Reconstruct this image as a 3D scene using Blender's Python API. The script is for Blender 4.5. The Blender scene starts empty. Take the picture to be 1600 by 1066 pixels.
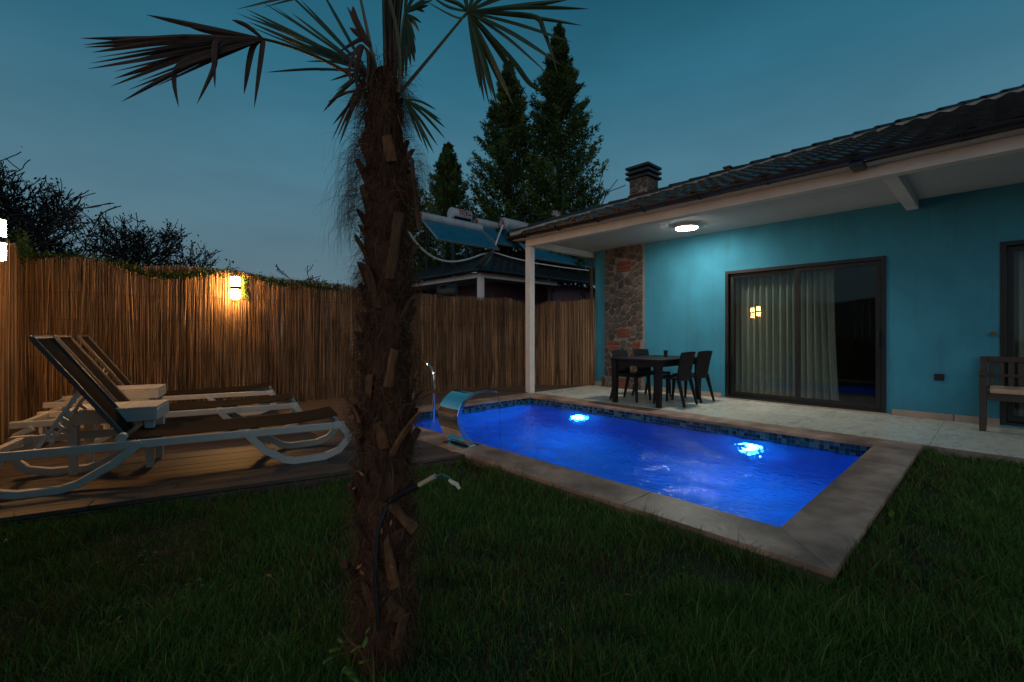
import bpy, math, random
import numpy as np
from mathutils import Vector, Matrix, noise
random.seed(7); rng = np.random.default_rng(7)
S = bpy.context.scene
C = S.collection
R = math.radians

# ------------------------------------------------------------------ camera, sky, exposure
FPX, YH, EYE, YAW = 711.0, 522.0, 1.15, R(43)
cam = bpy.data.objects.new('camera', bpy.data.cameras.new('camera')); C.objects.link(cam)
cam.location = (0, 0, EYE); cam.rotation_euler = (R(90), 0, -YAW)
cam.data.sensor_width = 36; cam.data.lens = FPX/1600*36
cam.data.shift_y = -11/1600; cam.data.clip_start = .05; cam.data.clip_end = 600
S.camera = cam
world = bpy.data.worlds.new('World'); S.world = world; world.use_nodes = True
def build_world():
    nt = world.node_tree; nt.nodes.clear()
    N = nt.nodes.new; L = nt.links.new
    out = N('ShaderNodeOutputWorld'); bg = N('ShaderNodeBackground')
    tc = N('ShaderNodeTexCoord'); sep = N('ShaderNodeSeparateXYZ'); L(tc.outputs['Generated'], sep.inputs[0])
    rp = N('ShaderNodeValToRGB'); cr = rp.color_ramp
    stops = SKY_STOPS
    cr.elements[0].position = stops[0][0]; cr.elements[0].color = (*stops[0][1], 1)
    cr.elements[1].position = stops[-1][0]; cr.elements[1].color = (*stops[-1][1], 1)
    for p, c in stops[1:-1]:
        e = cr.elements.new(p); e.color = (*c, 1)
    L(sep.outputs['Z'], rp.inputs[0])
    mp = N('ShaderNodeMapping'); mp.inputs['Scale'].default_value = (1.2, 1.2, 3.5); L(tc.outputs['Generated'], mp.inputs[0])
    nz = N('ShaderNodeTexNoise'); nz.inputs['Scale'].default_value = 2.2; nz.inputs['Detail'].default_value = 5; L(mp.outputs[0], nz.inputs[0])
    mr = N('ShaderNodeMapRange'); mr.inputs[1].default_value = .3; mr.inputs[2].default_value = .7
    mr.inputs[3].default_value = .88; mr.inputs[4].default_value = 1.12; L(nz.outputs['Fac'], mr.inputs[0])
    mx = N('ShaderNodeMix'); mx.data_type = 'RGBA'; mx.blend_type = 'MULTIPLY'; mx.inputs[0].default_value = 1
    L(rp.outputs[0], mx.inputs[6]); L(mr.outputs[0], mx.inputs[7])
    L(mx.outputs[2], bg.inputs[0]); bg.inputs[1].default_value = SKY_STRENGTH; L(bg.outputs[0], out.inputs[0])
# dusk sky: a pale band low down, deeper blue overhead, the same all the way round
SKY_STOPS = [(0.0, (.088, .126, .146)), (.12, (.080, .136, .168)), (.30, (.054, .136, .186)), (.47, (.022, .106, .162)), (.62, (.009, .072, .115)), (1.0, (.006, .050, .085))]
SKY_STRENGTH = 1.34
build_world()
S.render.engine = 'CYCLES'
S.cycles.use_denoising = True
S.cycles.max_bounces = 10; S.cycles.caustics_refractive = False; S.cycles.transparent_max_bounces = 24; S.cycles.sample_clamp_indirect = 4
S.view_settings.view_transform = 'Standard'; S.view_settings.look = 'None'
S.view_settings.exposure = 0; S.view_settings.gamma = 1; S.view_settings.use_curve_mapping = False
sun = bpy.data.objects.new('dusk_sun', bpy.data.lights.new('dusk_sun', 'SUN')); C.objects.link(sun)   # afterglow, very soft and low
sun.data.energy = .55; sun.data.angle = R(60); sun.data.color = (1, .80, .75)
_a, _e = R(42), R(16)
sun.rotation_euler = (R(90)-_e, 0, _a-R(90))
LAMP_W, CEIL_W, POOL_W = 185.0, 125.0, 260.0     # radiance of the fence lamps, the porch lamp and the pool lamps

FW = Vector((math.sin(YAW), math.cos(YAW), 0)); RT = Vector((math.cos(YAW), -math.sin(YAW), 0)); UP = Vector((0, 0, 1))
def P(x, y, d):                       # a point of the photograph at depth d, as a place in the garden
    v = (FW + RT*((x-800)/FPX) + UP*((YH-y)/FPX))*d
    return Vector((v.x, v.y, v.z+EYE))

# ------------------------------------------------------------------ mesh helpers
class MB:
    def __init__(s): s.v = []; s.f = []; s.c = []; s.col = None
    def add(s, vs, fs):
        b = len(s.v); s.v += [tuple(v) for v in vs]; s.f += [tuple(i+b for i in f) for f in fs]
        if s.col is not None: s.c += [s.col]*len(vs)
        return s
    def box(s, x0, x1, y0, y1, z0, z1):
        return s.add([(x0,y0,z0),(x1,y0,z0),(x1,y1,z0),(x0,y1,z0),(x0,y0,z1),(x1,y0,z1),(x1,y1,z1),(x0,y1,z1)],
                     [(3,2,1,0),(4,5,6,7),(0,1,5,4),(1,2,6,5),(2,3,7,6),(3,0,4,7)])
    def hexa(s, lo, hi):              # 4 lower and 4 upper corners, counter-clockwise
        return s.add(list(lo)+list(hi), [(3,2,1,0),(4,5,6,7),(0,1,5,4),(1,2,6,5),(2,3,7,6),(3,0,4,7)])
    def prism(s, pts, z0, z1, inset=0):
        n = len(pts); c = (sum(p[0] for p in pts)/n, sum(p[1] for p in pts)/n)
        top = pts
        vs = [(p[0],p[1],z0) for p in pts]
        if inset:
            vs += [(p[0],p[1],z1-inset) for p in pts]
            t = []
            for p in pts:
                dx, dy = c[0]-p[0], c[1]-p[1]; l = math.hypot(dx,dy) or 1
                t.append((p[0]+dx/l*inset, p[1]+dy/l*inset))
            vs += [(p[0],p[1],z1) for p in t]
            fs = [(i,(i+1)%n,n+(i+1)%n,n+i) for i in range(n)]+[(n+i,n+(i+1)%n,2*n+(i+1)%n,2*n+i) for i in range(n)]+[tuple(range(2*n,3*n)), tuple(reversed(range(n)))]
        else:
            vs += [(p[0],p[1],z1) for p in pts]
            fs = [(i,(i+1)%n,n+(i+1)%n,n+i) for i in range(n)]+[tuple(range(n,2*n)), tuple(reversed(range(n)))]
        return s.add(vs, fs)
    def tube(s, pts, rad, n=8, cap=True, flat=1.0, upv=None):
        pts = [Vector(p) for p in pts]; m = len(pts)
        if not hasattr(rad, '__len__'): rad = [rad]*m
        t0 = (pts[1]-pts[0]).normalized()
        a = Vector(upv) if upv else (Vector((0,0,1)) if abs(t0.z) < .9 else Vector((1,0,0)))
        a = (a - t0*a.dot(t0)).normalized()
        vs = []
        for i in range(m):
            t = (pts[min(i+1,m-1)]-pts[max(i-1,0)])
            t = t.normalized() if t.length > 1e-9 else t0
            a = (a - t*a.dot(t)); a = a.normalized() if a.length > 1e-6 else t.orthogonal().normalized()
            b = t.cross(a)
            for k in range(n):
                th = 2*math.pi*k/n
                vs.append(pts[i]+(a*math.cos(th)*flat+b*math.sin(th))*rad[i])
        fs = [(i*n+k, i*n+(k+1)%n, (i+1)*n+(k+1)%n, (i+1)*n+k) for i in range(m-1) for k in range(n)]
        if cap: fs += [tuple(reversed(range(n))), tuple(range((m-1)*n, m*n))]
        return s.add(vs, fs)
    def bar(s, pts, w, h, upv=(0,0,1)):          # rectangular section along a path: h along upv, w across
        pts = [Vector(p) for p in pts]; m = len(pts); vs = []
        U = Vector(upv)
        for i in range(m):
            t = (pts[min(i+1,m-1)]-pts[max(i-1,0)]).normalized()
            u = (U - t*U.dot(t)).normalized(); b = t.cross(u)
            for sx, sy in ((-1,-1),(1,-1),(1,1),(-1,1)): vs.append(pts[i]+b*(sx*w/2)+u*(sy*h/2))
        fs = [(i*4+k, i*4+(k+1)%4, (i+1)*4+(k+1)%4, (i+1)*4+k) for i in range(m-1) for k in range(4)]
        fs += [(3,2,1,0), tuple((m-1)*4+k for k in range(4))]
        return s.add(vs, fs)
    def lathe(s, prof, n=24, c=(0,0,0), jit=None):
        vs = []
        for r, z in prof:
            for k in range(n):
                th = 2*math.pi*k/n
                rr = r if jit is None else r*jit(th, z)
                vs.append((c[0]+rr*math.cos(th), c[1]+rr*math.sin(th), c[2]+z))
        m = len(prof)
        fs = [(i*n+k, i*n+(k+1)%n, (i+1)*n+(k+1)%n, (i+1)*n+k) for i in range(m-1) for k in range(n)]
        fs += [tuple(reversed(range(n))), tuple(range((m-1)*n, m*n))]
        return s.add(vs, fs)
    def mesh(s, name):
        me = bpy.data.meshes.new(name); me.from_pydata(s.v, [], s.f); me.update()
        if s.c:
            at = me.color_attributes.new('col', 'FLOAT_COLOR', 'POINT')
            a = np.ones((len(s.v), 4), np.float32); a[:, :3] = np.array(s.c); at.data.foreach_set('color', a.ravel())
        return me
def npmesh(name, v, f, col=None):
    v = np.asarray(v, np.float32); f = np.asarray(f, np.int32); k = f.shape[1]
    me = bpy.data.meshes.new(name)
    me.vertices.add(len(v)); me.vertices.foreach_set('co', v.ravel())
    me.loops.add(f.size); me.loops.foreach_set('vertex_index', f.ravel())
    me.polygons.add(len(f)); me.polygons.foreach_set('loop_start', np.arange(0, f.size, k, dtype=np.int32))
    me.update(calc_edges=True); me.validate()
    if col is not None:
        at = me.color_attributes.new('col', 'FLOAT_COLOR', 'POINT')
        a = np.ones((len(v), 4), np.float32); a[:, :3] = col; at.data.foreach_set('color', a.ravel())
    return me
def bevel(o, w=.004, seg=2):
    m = o.modifiers.new('bevel', 'BEVEL'); m.width = w; m.segments = seg; m.limit_method = 'ANGLE'; m.angle_limit = R(40)
def smooth(o, ang=40):
    me = o.data
    me.polygons.foreach_set('use_smooth', [True]*len(me.polygons))
    try: me.set_sharp_from_angle(angle=R(ang))
    except Exception: pass
def tag(o, label=None, cat=None, group=None, kind=None):
    if label: o['label'] = label
    if cat: o['category'] = cat
    if group: o['group'] = group
    if kind: o['kind'] = kind
    return o
def off(p):
    v = Vector((0,0,0))
    while p: v += p.location; p = p.parent
    return v
def obj(name, g, mat, parent=None, bev=0, sm=False, local=False, seg=2):
    me = g.mesh(name) if isinstance(g, MB) else g
    if parent is not None and not local:
        me.transform(Matrix.Translation(-off(parent)))
    if mat and not me.materials: me.materials.append(mat)
    o = bpy.data.objects.new(name, me); C.objects.link(o)
    if parent is not None: o.parent = parent
    if sm: smooth(o)
    if bev: bevel(o, bev, seg)
    return o
def thing(name, label, cat, loc=(0,0,0), rz=0, group=None):
    o = bpy.data.objects.new(name, None); C.objects.link(o); o.empty_display_size = .1
    o.location = loc; o.rotation_euler = (0,0,rz)
    return tag(o, label, cat, group)
def struct(name, g, mat, **k):
    return tag(obj(name, g, mat, **k), kind='structure')
def copy_tree(root, loc, rz, label):
    r = root.copy(); C.objects.link(r); r.location = loc; r.rotation_euler = (0,0,rz); r['label'] = label
    for ch in list(root.children):
        c = ch.copy(); C.objects.link(c); c.parent = r
        for g in list(ch.children):
            d = g.copy(); C.objects.link(d); d.parent = c
    return r

# ------------------------------------------------------------------ materials
def mk(name, col, rough=.6, var=.2, scale=6, stretch=(1,1,1), bump=.0, bscale=30, bdist=.01, metal=0, spec=.5, rnd=0, attr=False,
       col2=None, detail=5, trans=0, coat=0, spots=None, mottle=None):
    m = bpy.data.materials.new(name); m.use_nodes = True
    nt = m.node_tree; N = nt.nodes.new; L = nt.links.new
    b = nt.nodes['Principled BSDF']
    tc = N('ShaderNodeTexCoord'); mp = N('ShaderNodeMapping'); mp.inputs['Scale'].default_value = stretch; L(tc.outputs['Object'], mp.inputs[0])
    oi = N('ShaderNodeObjectInfo')
    ad = N('ShaderNodeVectorMath'); ad.operation = 'MULTIPLY_ADD'; L(oi.outputs['Random'], ad.inputs[0]); ad.inputs[1].default_value = (17,31,23); L(mp.outputs[0], ad.inputs[2])
    nz = N('ShaderNodeTexNoise'); nz.inputs['Scale'].default_value = scale; nz.inputs['Detail'].default_value = detail; nz.inputs['Roughness'].default_value = .6; L(ad.outputs[0], nz.inputs[0])
    rp = N('ShaderNodeValToRGB'); rp.color_ramp.elements[0].position = .3; rp.color_ramp.elements[1].position = .7
    c2 = col2 or tuple(min(1, c*(1+var)) for c in col); c1 = col if col2 else tuple(c*(1-var) for c in col)
    rp.color_ramp.elements[0].color = (*c1,1); rp.color_ramp.elements[1].color = (*c2,1); L(nz.outputs['Fac'], rp.inputs[0])
    cur = rp.outputs[0]
    def mul(cur, src):
        mx = N('ShaderNodeMix'); mx.data_type = 'RGBA'; mx.blend_type = 'MULTIPLY'; mx.inputs[0].default_value = 1
        L(cur, mx.inputs[6]); L(src, mx.inputs[7]); return mx.outputs[2]
    if mottle:                                      # broad stains: (scale, low, high)
        n3 = N('ShaderNodeTexNoise'); n3.inputs['Scale'].default_value = mottle[0]; n3.inputs['Detail'].default_value = 6; L(tc.outputs['Object'], n3.inputs[0])
        r3 = N('ShaderNodeMapRange'); r3.inputs[1].default_value = .35; r3.inputs[2].default_value = .65; r3.inputs[3].default_value = mottle[1]; r3.inputs[4].default_value = mottle[2]
        L(n3.outputs['Fac'], r3.inputs[0]); cur = mul(cur, r3.outputs[0])
    if rnd:
        mr = N('ShaderNodeMapRange'); mr.inputs[3].default_value = 1-rnd; mr.inputs[4].default_value = 1+rnd; L(oi.outputs['Random'], mr.inputs[0]); cur = mul(cur, mr.outputs[0])
    if attr:
        at = N('ShaderNodeVertexColor'); at.layer_name = 'col'; cur = mul(cur, at.outputs[0])
    L(cur, b.inputs['Base Color'])
    rr = N('ShaderNodeMapRange'); rr.inputs[3].default_value = max(0, rough-.08); rr.inputs[4].default_value = min(1, rough+.08); L(nz.outputs['Fac'], rr.inputs[0]); L(rr.outputs[0], b.inputs['Roughness'])
    b.inputs['Metallic'].default_value = metal; b.inputs['Specular IOR Level'].default_value = spec
    if coat: b.inputs['Coat Weight'].default_value = coat
    if bump:
        n2 = N('ShaderNodeTexNoise'); n2.inputs['Scale'].default_value = bscale; n2.inputs['Detail'].default_value = 6; L(ad.outputs[0], n2.inputs[0])
        bp = N('ShaderNodeBump'); bp.inputs['Strength'].default_value = bump; bp.inputs['Distance'].default_value = bdist; L(n2.outputs['Fac'], bp.inputs['Height']); L(bp.outputs[0], b.inputs['Normal'])
    if trans:                                       # thin leaves let some light through
        tr = N('ShaderNodeBsdfTranslucent'); L(cur, tr.inputs[0]); ms = N('ShaderNodeMixShader'); ms.inputs[0].default_value = trans
        L(b.outputs[0], ms.inputs[1]); L(tr.outputs[0], ms.inputs[2]); L(ms.outputs[0], nt.nodes['Material Output'].inputs[0])
    return m
def emit(name, col, strength):
    m = bpy.data.materials.new(name); m.use_nodes = True; nt = m.node_tree
    b = nt.nodes['Principled BSDF']; b.inputs['Base Color'].default_value = (.8,.8,.8,1); b.inputs['Roughness'].default_value = .4
    b.inputs['Emission Color'].default_value = (*col,1); b.inputs['Emission Strength'].default_value = strength
    return m
def glass_sheet(name, tint=(1,1,1), ior=1.5, rough=0.0, wavy=0):
    m = bpy.data.materials.new(name); m.use_nodes = True; nt = m.node_tree; nt.nodes.clear(); N = nt.nodes.new; L = nt.links.new
    o = N('ShaderNodeOutputMaterial'); ms = N('ShaderNodeMixShader'); t = N('ShaderNodeBsdfTransparent'); t.inputs[0].default_value = (*tint,1)
    g = N('ShaderNodeBsdfGlossy'); g.inputs['Roughness'].default_value = rough; fr = N('ShaderNodeFresnel'); fr.inputs[0].default_value = ior
    if wavy:
        nz = N('ShaderNodeTexNoise'); nz.inputs['Scale'].default_value = wavy; bp = N('ShaderNodeBump'); bp.inputs['Strength'].default_value = .4; bp.inputs['Distance'].default_value = .01
        tc = N('ShaderNodeTexCoord'); mp = N('ShaderNodeMapping'); mp.inputs['Scale'].default_value = (1,1,.12); L(tc.outputs['Object'], mp.inputs[0]); L(mp.outputs[0], nz.inputs[0])
        L(nz.outputs['Fac'], bp.inputs['Height']); L(bp.outputs[0], g.inputs['Normal']); L(bp.outputs[0], fr.inputs['Normal'])
    L(fr.outputs[0], ms.inputs[0]); L(t.outputs[0], ms.inputs[1]); L(g.outputs[0], ms.inputs[2]); L(ms.outputs[0], o.inputs[0])
    return m
M = {}
M['teal'] = mk('teal_stucco', (.052,.285,.425), .85, .10, 3, stretch=(1,1,.6), bump=.4, bscale=90, bdist=.006, mottle=(1.1,.86,1.06), spec=.25)
def stain(m):                                       # splash marks low on the wall and a few long runs
    nt = m.node_tree; N = nt.nodes.new; L = nt.links.new; b = nt.nodes['Principled BSDF']; src = b.inputs['Base Color'].links[0].from_socket
    tc = N('ShaderNodeTexCoord'); sp = N('ShaderNodeSeparateXYZ'); L(tc.outputs['Object'], sp.inputs[0])
    nz = N('ShaderNodeTexNoise'); nz.inputs['Scale'].default_value = 7; nz.inputs['Detail'].default_value = 8; L(tc.outputs['Object'], nz.inputs[0])
    mr = N('ShaderNodeMapRange'); mr.inputs[1].default_value = .05; mr.inputs[2].default_value = .45; mr.inputs[3].default_value = .45; mr.inputs[4].default_value = 0; L(sp.outputs['Z'], mr.inputs[0])
    mp = N('ShaderNodeMapping'); mp.inputs['Scale'].default_value = (1,5,.22); L(tc.outputs['Object'], mp.inputs[0])
    n2 = N('ShaderNodeTexNoise'); n2.inputs['Scale'].default_value = 2.2; n2.inputs['Detail'].default_value = 6; L(mp.outputs[0], n2.inputs[0])
    r2 = N('ShaderNodeMapRange'); r2.inputs[1].default_value = .56; r2.inputs[2].default_value = .75; r2.inputs[3].default_value = 0; r2.inputs[4].default_value = .4; L(n2.outputs['Fac'], r2.inputs[0])
    mu = N('ShaderNodeMath'); mu.operation = 'MULTIPLY'; L(mr.outputs[0], mu.inputs[0]); L(nz.outputs['Fac'], mu.inputs[1])
    ad = N('ShaderNodeMath'); ad.operation = 'ADD'; L(mu.outputs[0], ad.inputs[0]); L(r2.outputs[0], ad.inputs[1])
    mx = N('ShaderNodeMix'); mx.data_type = 'RGBA'; L(ad.outputs[0], mx.inputs[0]); L(src, mx.inputs[6]); mx.inputs[7].default_value = (.06,.16,.19,1); L(mx.outputs[2], b.inputs['Base Color'])
stain(M['teal'])
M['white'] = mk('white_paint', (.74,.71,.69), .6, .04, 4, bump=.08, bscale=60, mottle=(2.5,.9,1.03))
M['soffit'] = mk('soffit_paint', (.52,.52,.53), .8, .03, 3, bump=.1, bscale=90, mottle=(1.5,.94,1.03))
M['dark'] = mk('anthracite', (.008,.009,.011), .4, .15, 5)
M['gutter'] = mk('gutter_metal', (.016,.015,.017), .42, .2, 5)
M['tile'] = mk('roof_tile', (.022,.025,.028), .38, .3, 9, bump=.3, bscale=60, rnd=.25, mottle=(3,.75,1.2))
M['mortar'] = mk('mortar', (.30,.27,.24), .95, .25, 12, bump=.6, bscale=45, bdist=.02)
M['stone'] = mk('grey_stone', (.085,.075,.070), .85, .4, 14, bump=.8, bscale=35, bdist=.02, rnd=.45)
M['stone_red'] = mk('rusty_stone', (.10,.06,.047), .85, .35, 14, bump=.8, bscale=35, bdist=.02, rnd=.3)
M['brick'] = mk('red_brick', (.20,.066,.048), .85, .25, 25, bump=.6, bscale=60, rnd=.2)
M['joint'] = mk('stone_joint', (.25,.21,.18), .95, .2, 15, bump=.5, bscale=60)
M['skirt'] = mk('skirting_stone', (.42,.34,.28), .5, .12, 9, mottle=(3,.85,1.05), rnd=.06)
M['travertine'] = mk('travertine', (.46,.31,.235), .42, .28, 5, stretch=(1.0,1.0,1), bump=.35, bscale=26, bdist=.008, rnd=.08, mottle=(2.6,.5,1.15), col2=None)
M['deck'] = mk('deck_board', (.105,.074,.056), .55, .5, 5, stretch=(1.3,22,8), bump=.5, bscale=7, bdist=.006, rnd=.22, mottle=(1.4,.72,1.15))
M['deckedge'] = mk('deck_underframe', (.03,.02,.014), .9, .3, 6)
M['soil'] = mk('lawn_soil', (.020,.017,.012), .95, .4, 5, col2=(.014,.024,.010), bump=.8, bscale=24, bdist=.03)
M['grass'] = mk('grass_blade', (1,1,1), .75, .12, 3, attr=True, trans=.3, spec=.12)
M['reed'] = mk('reed', (1,1,1), .7, .25, 5, stretch=(40,40,2.5), attr=True, spec=.25)
M['wire'] = mk('fence_wire', (.03,.025,.02), .6)
M['ivy'] = mk('garland_leaf', (1,1,1), .7, .25, 8, attr=True, trans=.25, spec=.3)
M['lounger'] = mk('lounger_resin', (.60,.59,.56), .42, .07, 4, bump=.05, bscale=80, mottle=(3,.88,1.03))
M['alu'] = mk('lounger_aluminium', (.11,.11,.115), .4, .08, 5, metal=.3)
M['sling'] = mk('sling_mesh_fabric', (.020,.017,.015), .85, .2, 200, spec=.03, stretch=(1,1,1), bump=.3, bscale=500, bdist=.002)
M['blackpl'] = mk('black_plastic', (.010,.011,.013), .55, .2, 6)
M['rattan'] = mk('dark_rattan_resin', (.006,.0065,.008), .6, .25, 60, spec=.3, bump=.5, bscale=110, bdist=.004)
M['benchwood'] = mk('dark_bench_wood', (.045,.034,.028), .6, .35, 6, stretch=(2,2,14), bump=.2, bscale=30)
M['cushion'] = mk('beige_cushion', (.50,.36,.25), .9, .1, 20, bump=.4, bscale=220, bdist=.003)
M['cup'] = mk('smoked_cup', (.02,.022,.028), .2)
M['curtain'] = mk('curtain_cloth', (.36,.40,.36), .9, .08, 30, stretch=(1,1,.1), trans=.25)
M['room'] = mk('room_paint', (.10,.085,.07), .9)
M['steel'] = mk('polished_steel', (.80,.80,.79), .09, .04, 3, metal=1, bump=.015, bscale=5, bdist=.02)
M['bark'] = mk('palm_bark', (.072,.030,.015), .95, .6, 22, stretch=(1,1,.3), bump=1, bscale=40, bdist=.03)
M['fibre'] = mk('palm_fibre', (1,1,1), .9, .2, 10, attr=True, spec=.15)
M['stub'] = mk('cut_leaf_base', (.14,.062,.024), .8, .55, 10, stretch=(3,3,1), bump=.6, bscale=60, bdist=.004, rnd=.45)
M['petiole'] = mk('palm_petiole', (.085,.080,.022), .5, .3, 12, rnd=.2)
M['leafgreen'] = mk('palm_leaflet', (.032,.056,.016), .5, .35, 14, trans=.25, rnd=.25)
M['leafdead'] = mk('dry_palm_leaflet', (.055,.028,.016), .7, .5, 16, trans=.15, rnd=.4)
M['conifer'] = mk('conifer_spray', (1,1,1), .75, .25, 3, attr=True, trans=.15, spec=.2)
M['branch'] = mk('tree_bark', (.020,.015,.013), .9, .3, 9, bump=.5, bscale=20)
M['dryleaf'] = mk('autumn_leaf', (1,1,1), .8, .25, 3, attr=True, trans=.2, spec=.1)
M['collector'] = mk('solar_glass', (.018,.15,.235), .22, .2, 3, stretch=(1,1,1), spec=.8)
M['tank'] = mk('white_tank', (.46,.49,.52), .35, .08, 5, mottle=(3,.85,1.05))
M['frame'] = mk('galvanised_frame', (.33,.36,.38), .4, .15, 8, metal=.6)
M['red'] = mk('red_print', (.45,.02,.03), .5); M['black'] = mk('black_print', (.012,.012,.014), .5)
M['nwall'] = mk('neighbour_wall', (.17,.10,.13), .9, .1, 5, bump=.2, bscale=80)
M['hose'] = mk('white_hose', (.62,.60,.57), .5)
M['leaf'] = mk('young_leaf', (.10,.19,.025), .5, .3, 20, trans=.3, rnd=.2)
M['fallen'] = mk('fallen_leaf', (.34,.16,.05), .8, .4, 20, trans=.2, rnd=.4)
M['pvc'] = mk('beige_conduit', (.55,.42,.28), .5)
M['tape'] = mk('pale_tape', (.70,.62,.48), .8, .2, 60)
M['greenwire'] = mk('green_cable', (.10,.25,.07), .4); M['bluewire'] = mk('blue_cable', (.03,.08,.30), .4)
M['liner'] = mk('pool_liner', (.015,.36,.72), .6, .05, 4)
M['mosaic'] = mk('glass_mosaic', (1,1,1), .18, .12, 30, attr=True, spec=.7)
M['grout'] = mk('pool_grout', (.10,.14,.18), .9)
M['lampglow'] = emit('lamp_diffuser', (1, .50, .15), LAMP_W)
M['ceilglow'] = emit('ceiling_diffuser', (1, .95, .82), CEIL_W)
M['poolglow'] = emit('pool_lamp_lens', (.022, .31, 1.0), POOL_W)
M['glass'] = glass_sheet('door_glass', (.90,.93,.90))
M['sheet'] = glass_sheet('falling_water', (.93,.96,1), 1.33, .02, 14)
def marble():
    m = mk('marble_tile', (.68,.69,.60), .28, .05, 2, rnd=.04, mottle=(1.4,.93,1.04))
    nt = m.node_tree; N = nt.nodes.new; L = nt.links.new; b = nt.nodes['Principled BSDF']
    src = b.inputs['Base Color'].links[0].from_socket
    tc = N('ShaderNodeTexCoord'); n1 = N('ShaderNodeTexNoise'); n1.inputs['Scale'].default_value = 1.6; n1.inputs['Detail'].default_value = 8; n1.inputs['Distortion'].default_value = 1.2
    mp = N('ShaderNodeMapping'); mp.inputs['Rotation'].default_value = (0,0,.6); mp.inputs['Scale'].default_value = (1,2.4,1); L(tc.outputs['Object'], mp.inputs[0]); L(mp.outputs[0], n1.inputs[0])
    rp = N('ShaderNodeValToRGB'); cr = rp.color_ramp; cr.elements[0].position = .475; cr.elements[0].color = (1,1,1,1); cr.elements[1].position = .525; cr.elements[1].color = (1,1,1,1)
    e = cr.elements.new(.5); e.color = (.62,.60,.56,1); L(n1.outputs['Fac'], rp.inputs[0])
    mx = N('ShaderNodeMix'); mx.data_type = 'RGBA'; mx.blend_type = 'MULTIPLY'; mx.inputs[0].default_value = .8; L(src, mx.inputs[6]); L(rp.outputs[0], mx.inputs[7]); L(mx.outputs[2], b.inputs['Base Color'])
    return m
M['marble'] = marble()
def water_mat():
    m = bpy.data.materials.new('pool_water'); m.use_nodes = True; nt = m.node_tree; nt.nodes.clear(); N = nt.nodes.new; L = nt.links.new
    o = N('ShaderNodeOutputMaterial'); g = N('ShaderNodeBsdfGlass'); g.inputs['IOR'].default_value = 1.33; g.inputs['Roughness'].default_value = 0.025; g.inputs['Color'].default_value = (.90,.96,1,1)
    tc = N('ShaderNodeTexCoord'); n1 = N('ShaderNodeTexNoise'); n1.inputs['Scale'].default_value = 15; n1.inputs['Detail'].default_value = 3; n1.inputs['Distortion'].default_value = .4
    mp = N('ShaderNodeMapping'); mp.inputs['Scale'].default_value = (1.5,.9,1); mp.inputs['Rotation'].default_value = (0,0,.75); L(tc.outputs['Object'], mp.inputs[0]); L(mp.outputs[0], n1.inputs[0])
    bp = N('ShaderNodeBump'); bp.inputs['Strength'].default_value = .5; bp.inputs['Distance'].default_value = .04; L(n1.outputs['Fac'], bp.inputs['Height']); L(bp.outputs[0], g.inputs['Normal'])
    L(g.outputs[0], o.inputs[0]); return m
M['water'] = water_mat()

# ------------------------------------------------------------------ frame of the place
PX0, PX1, PY0, PY1 = 3.0, 6.0, .88, 5.95           # pool opening
CX0, CX1, CY0, CY1 = 2.64, 6.37, .545, 6.30        # outer edge of the coping
GZ = -.085                                         # lawn level; copings, deck and porch floor are at 0
WZ = -.135                                         # water level
def fence_y(x): return 8.82 - .22*x                # the line of the back fence
def deck_edge_y(x): return 4.16 - .255*x           # the front edge of the deck

# ground sheet with an opening for the pool
def ground():
    g = MB(); B = 160; xs = [-B, PX0-.18, PX1+.18, B]; ys = [-B, PY0-.18, PY1+.18, B]
    for i in range(3):
        for j in range(3):
            if i == 1 and j == 1: continue
            g.add([(xs[i],ys[j],GZ),(xs[i+1],ys[j],GZ),(xs[i+1],ys[j+1],GZ),(xs[i],ys[j+1],GZ)], [(0,1,2,3)])
    struct('ground', g, M['soil'])
ground()

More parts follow.
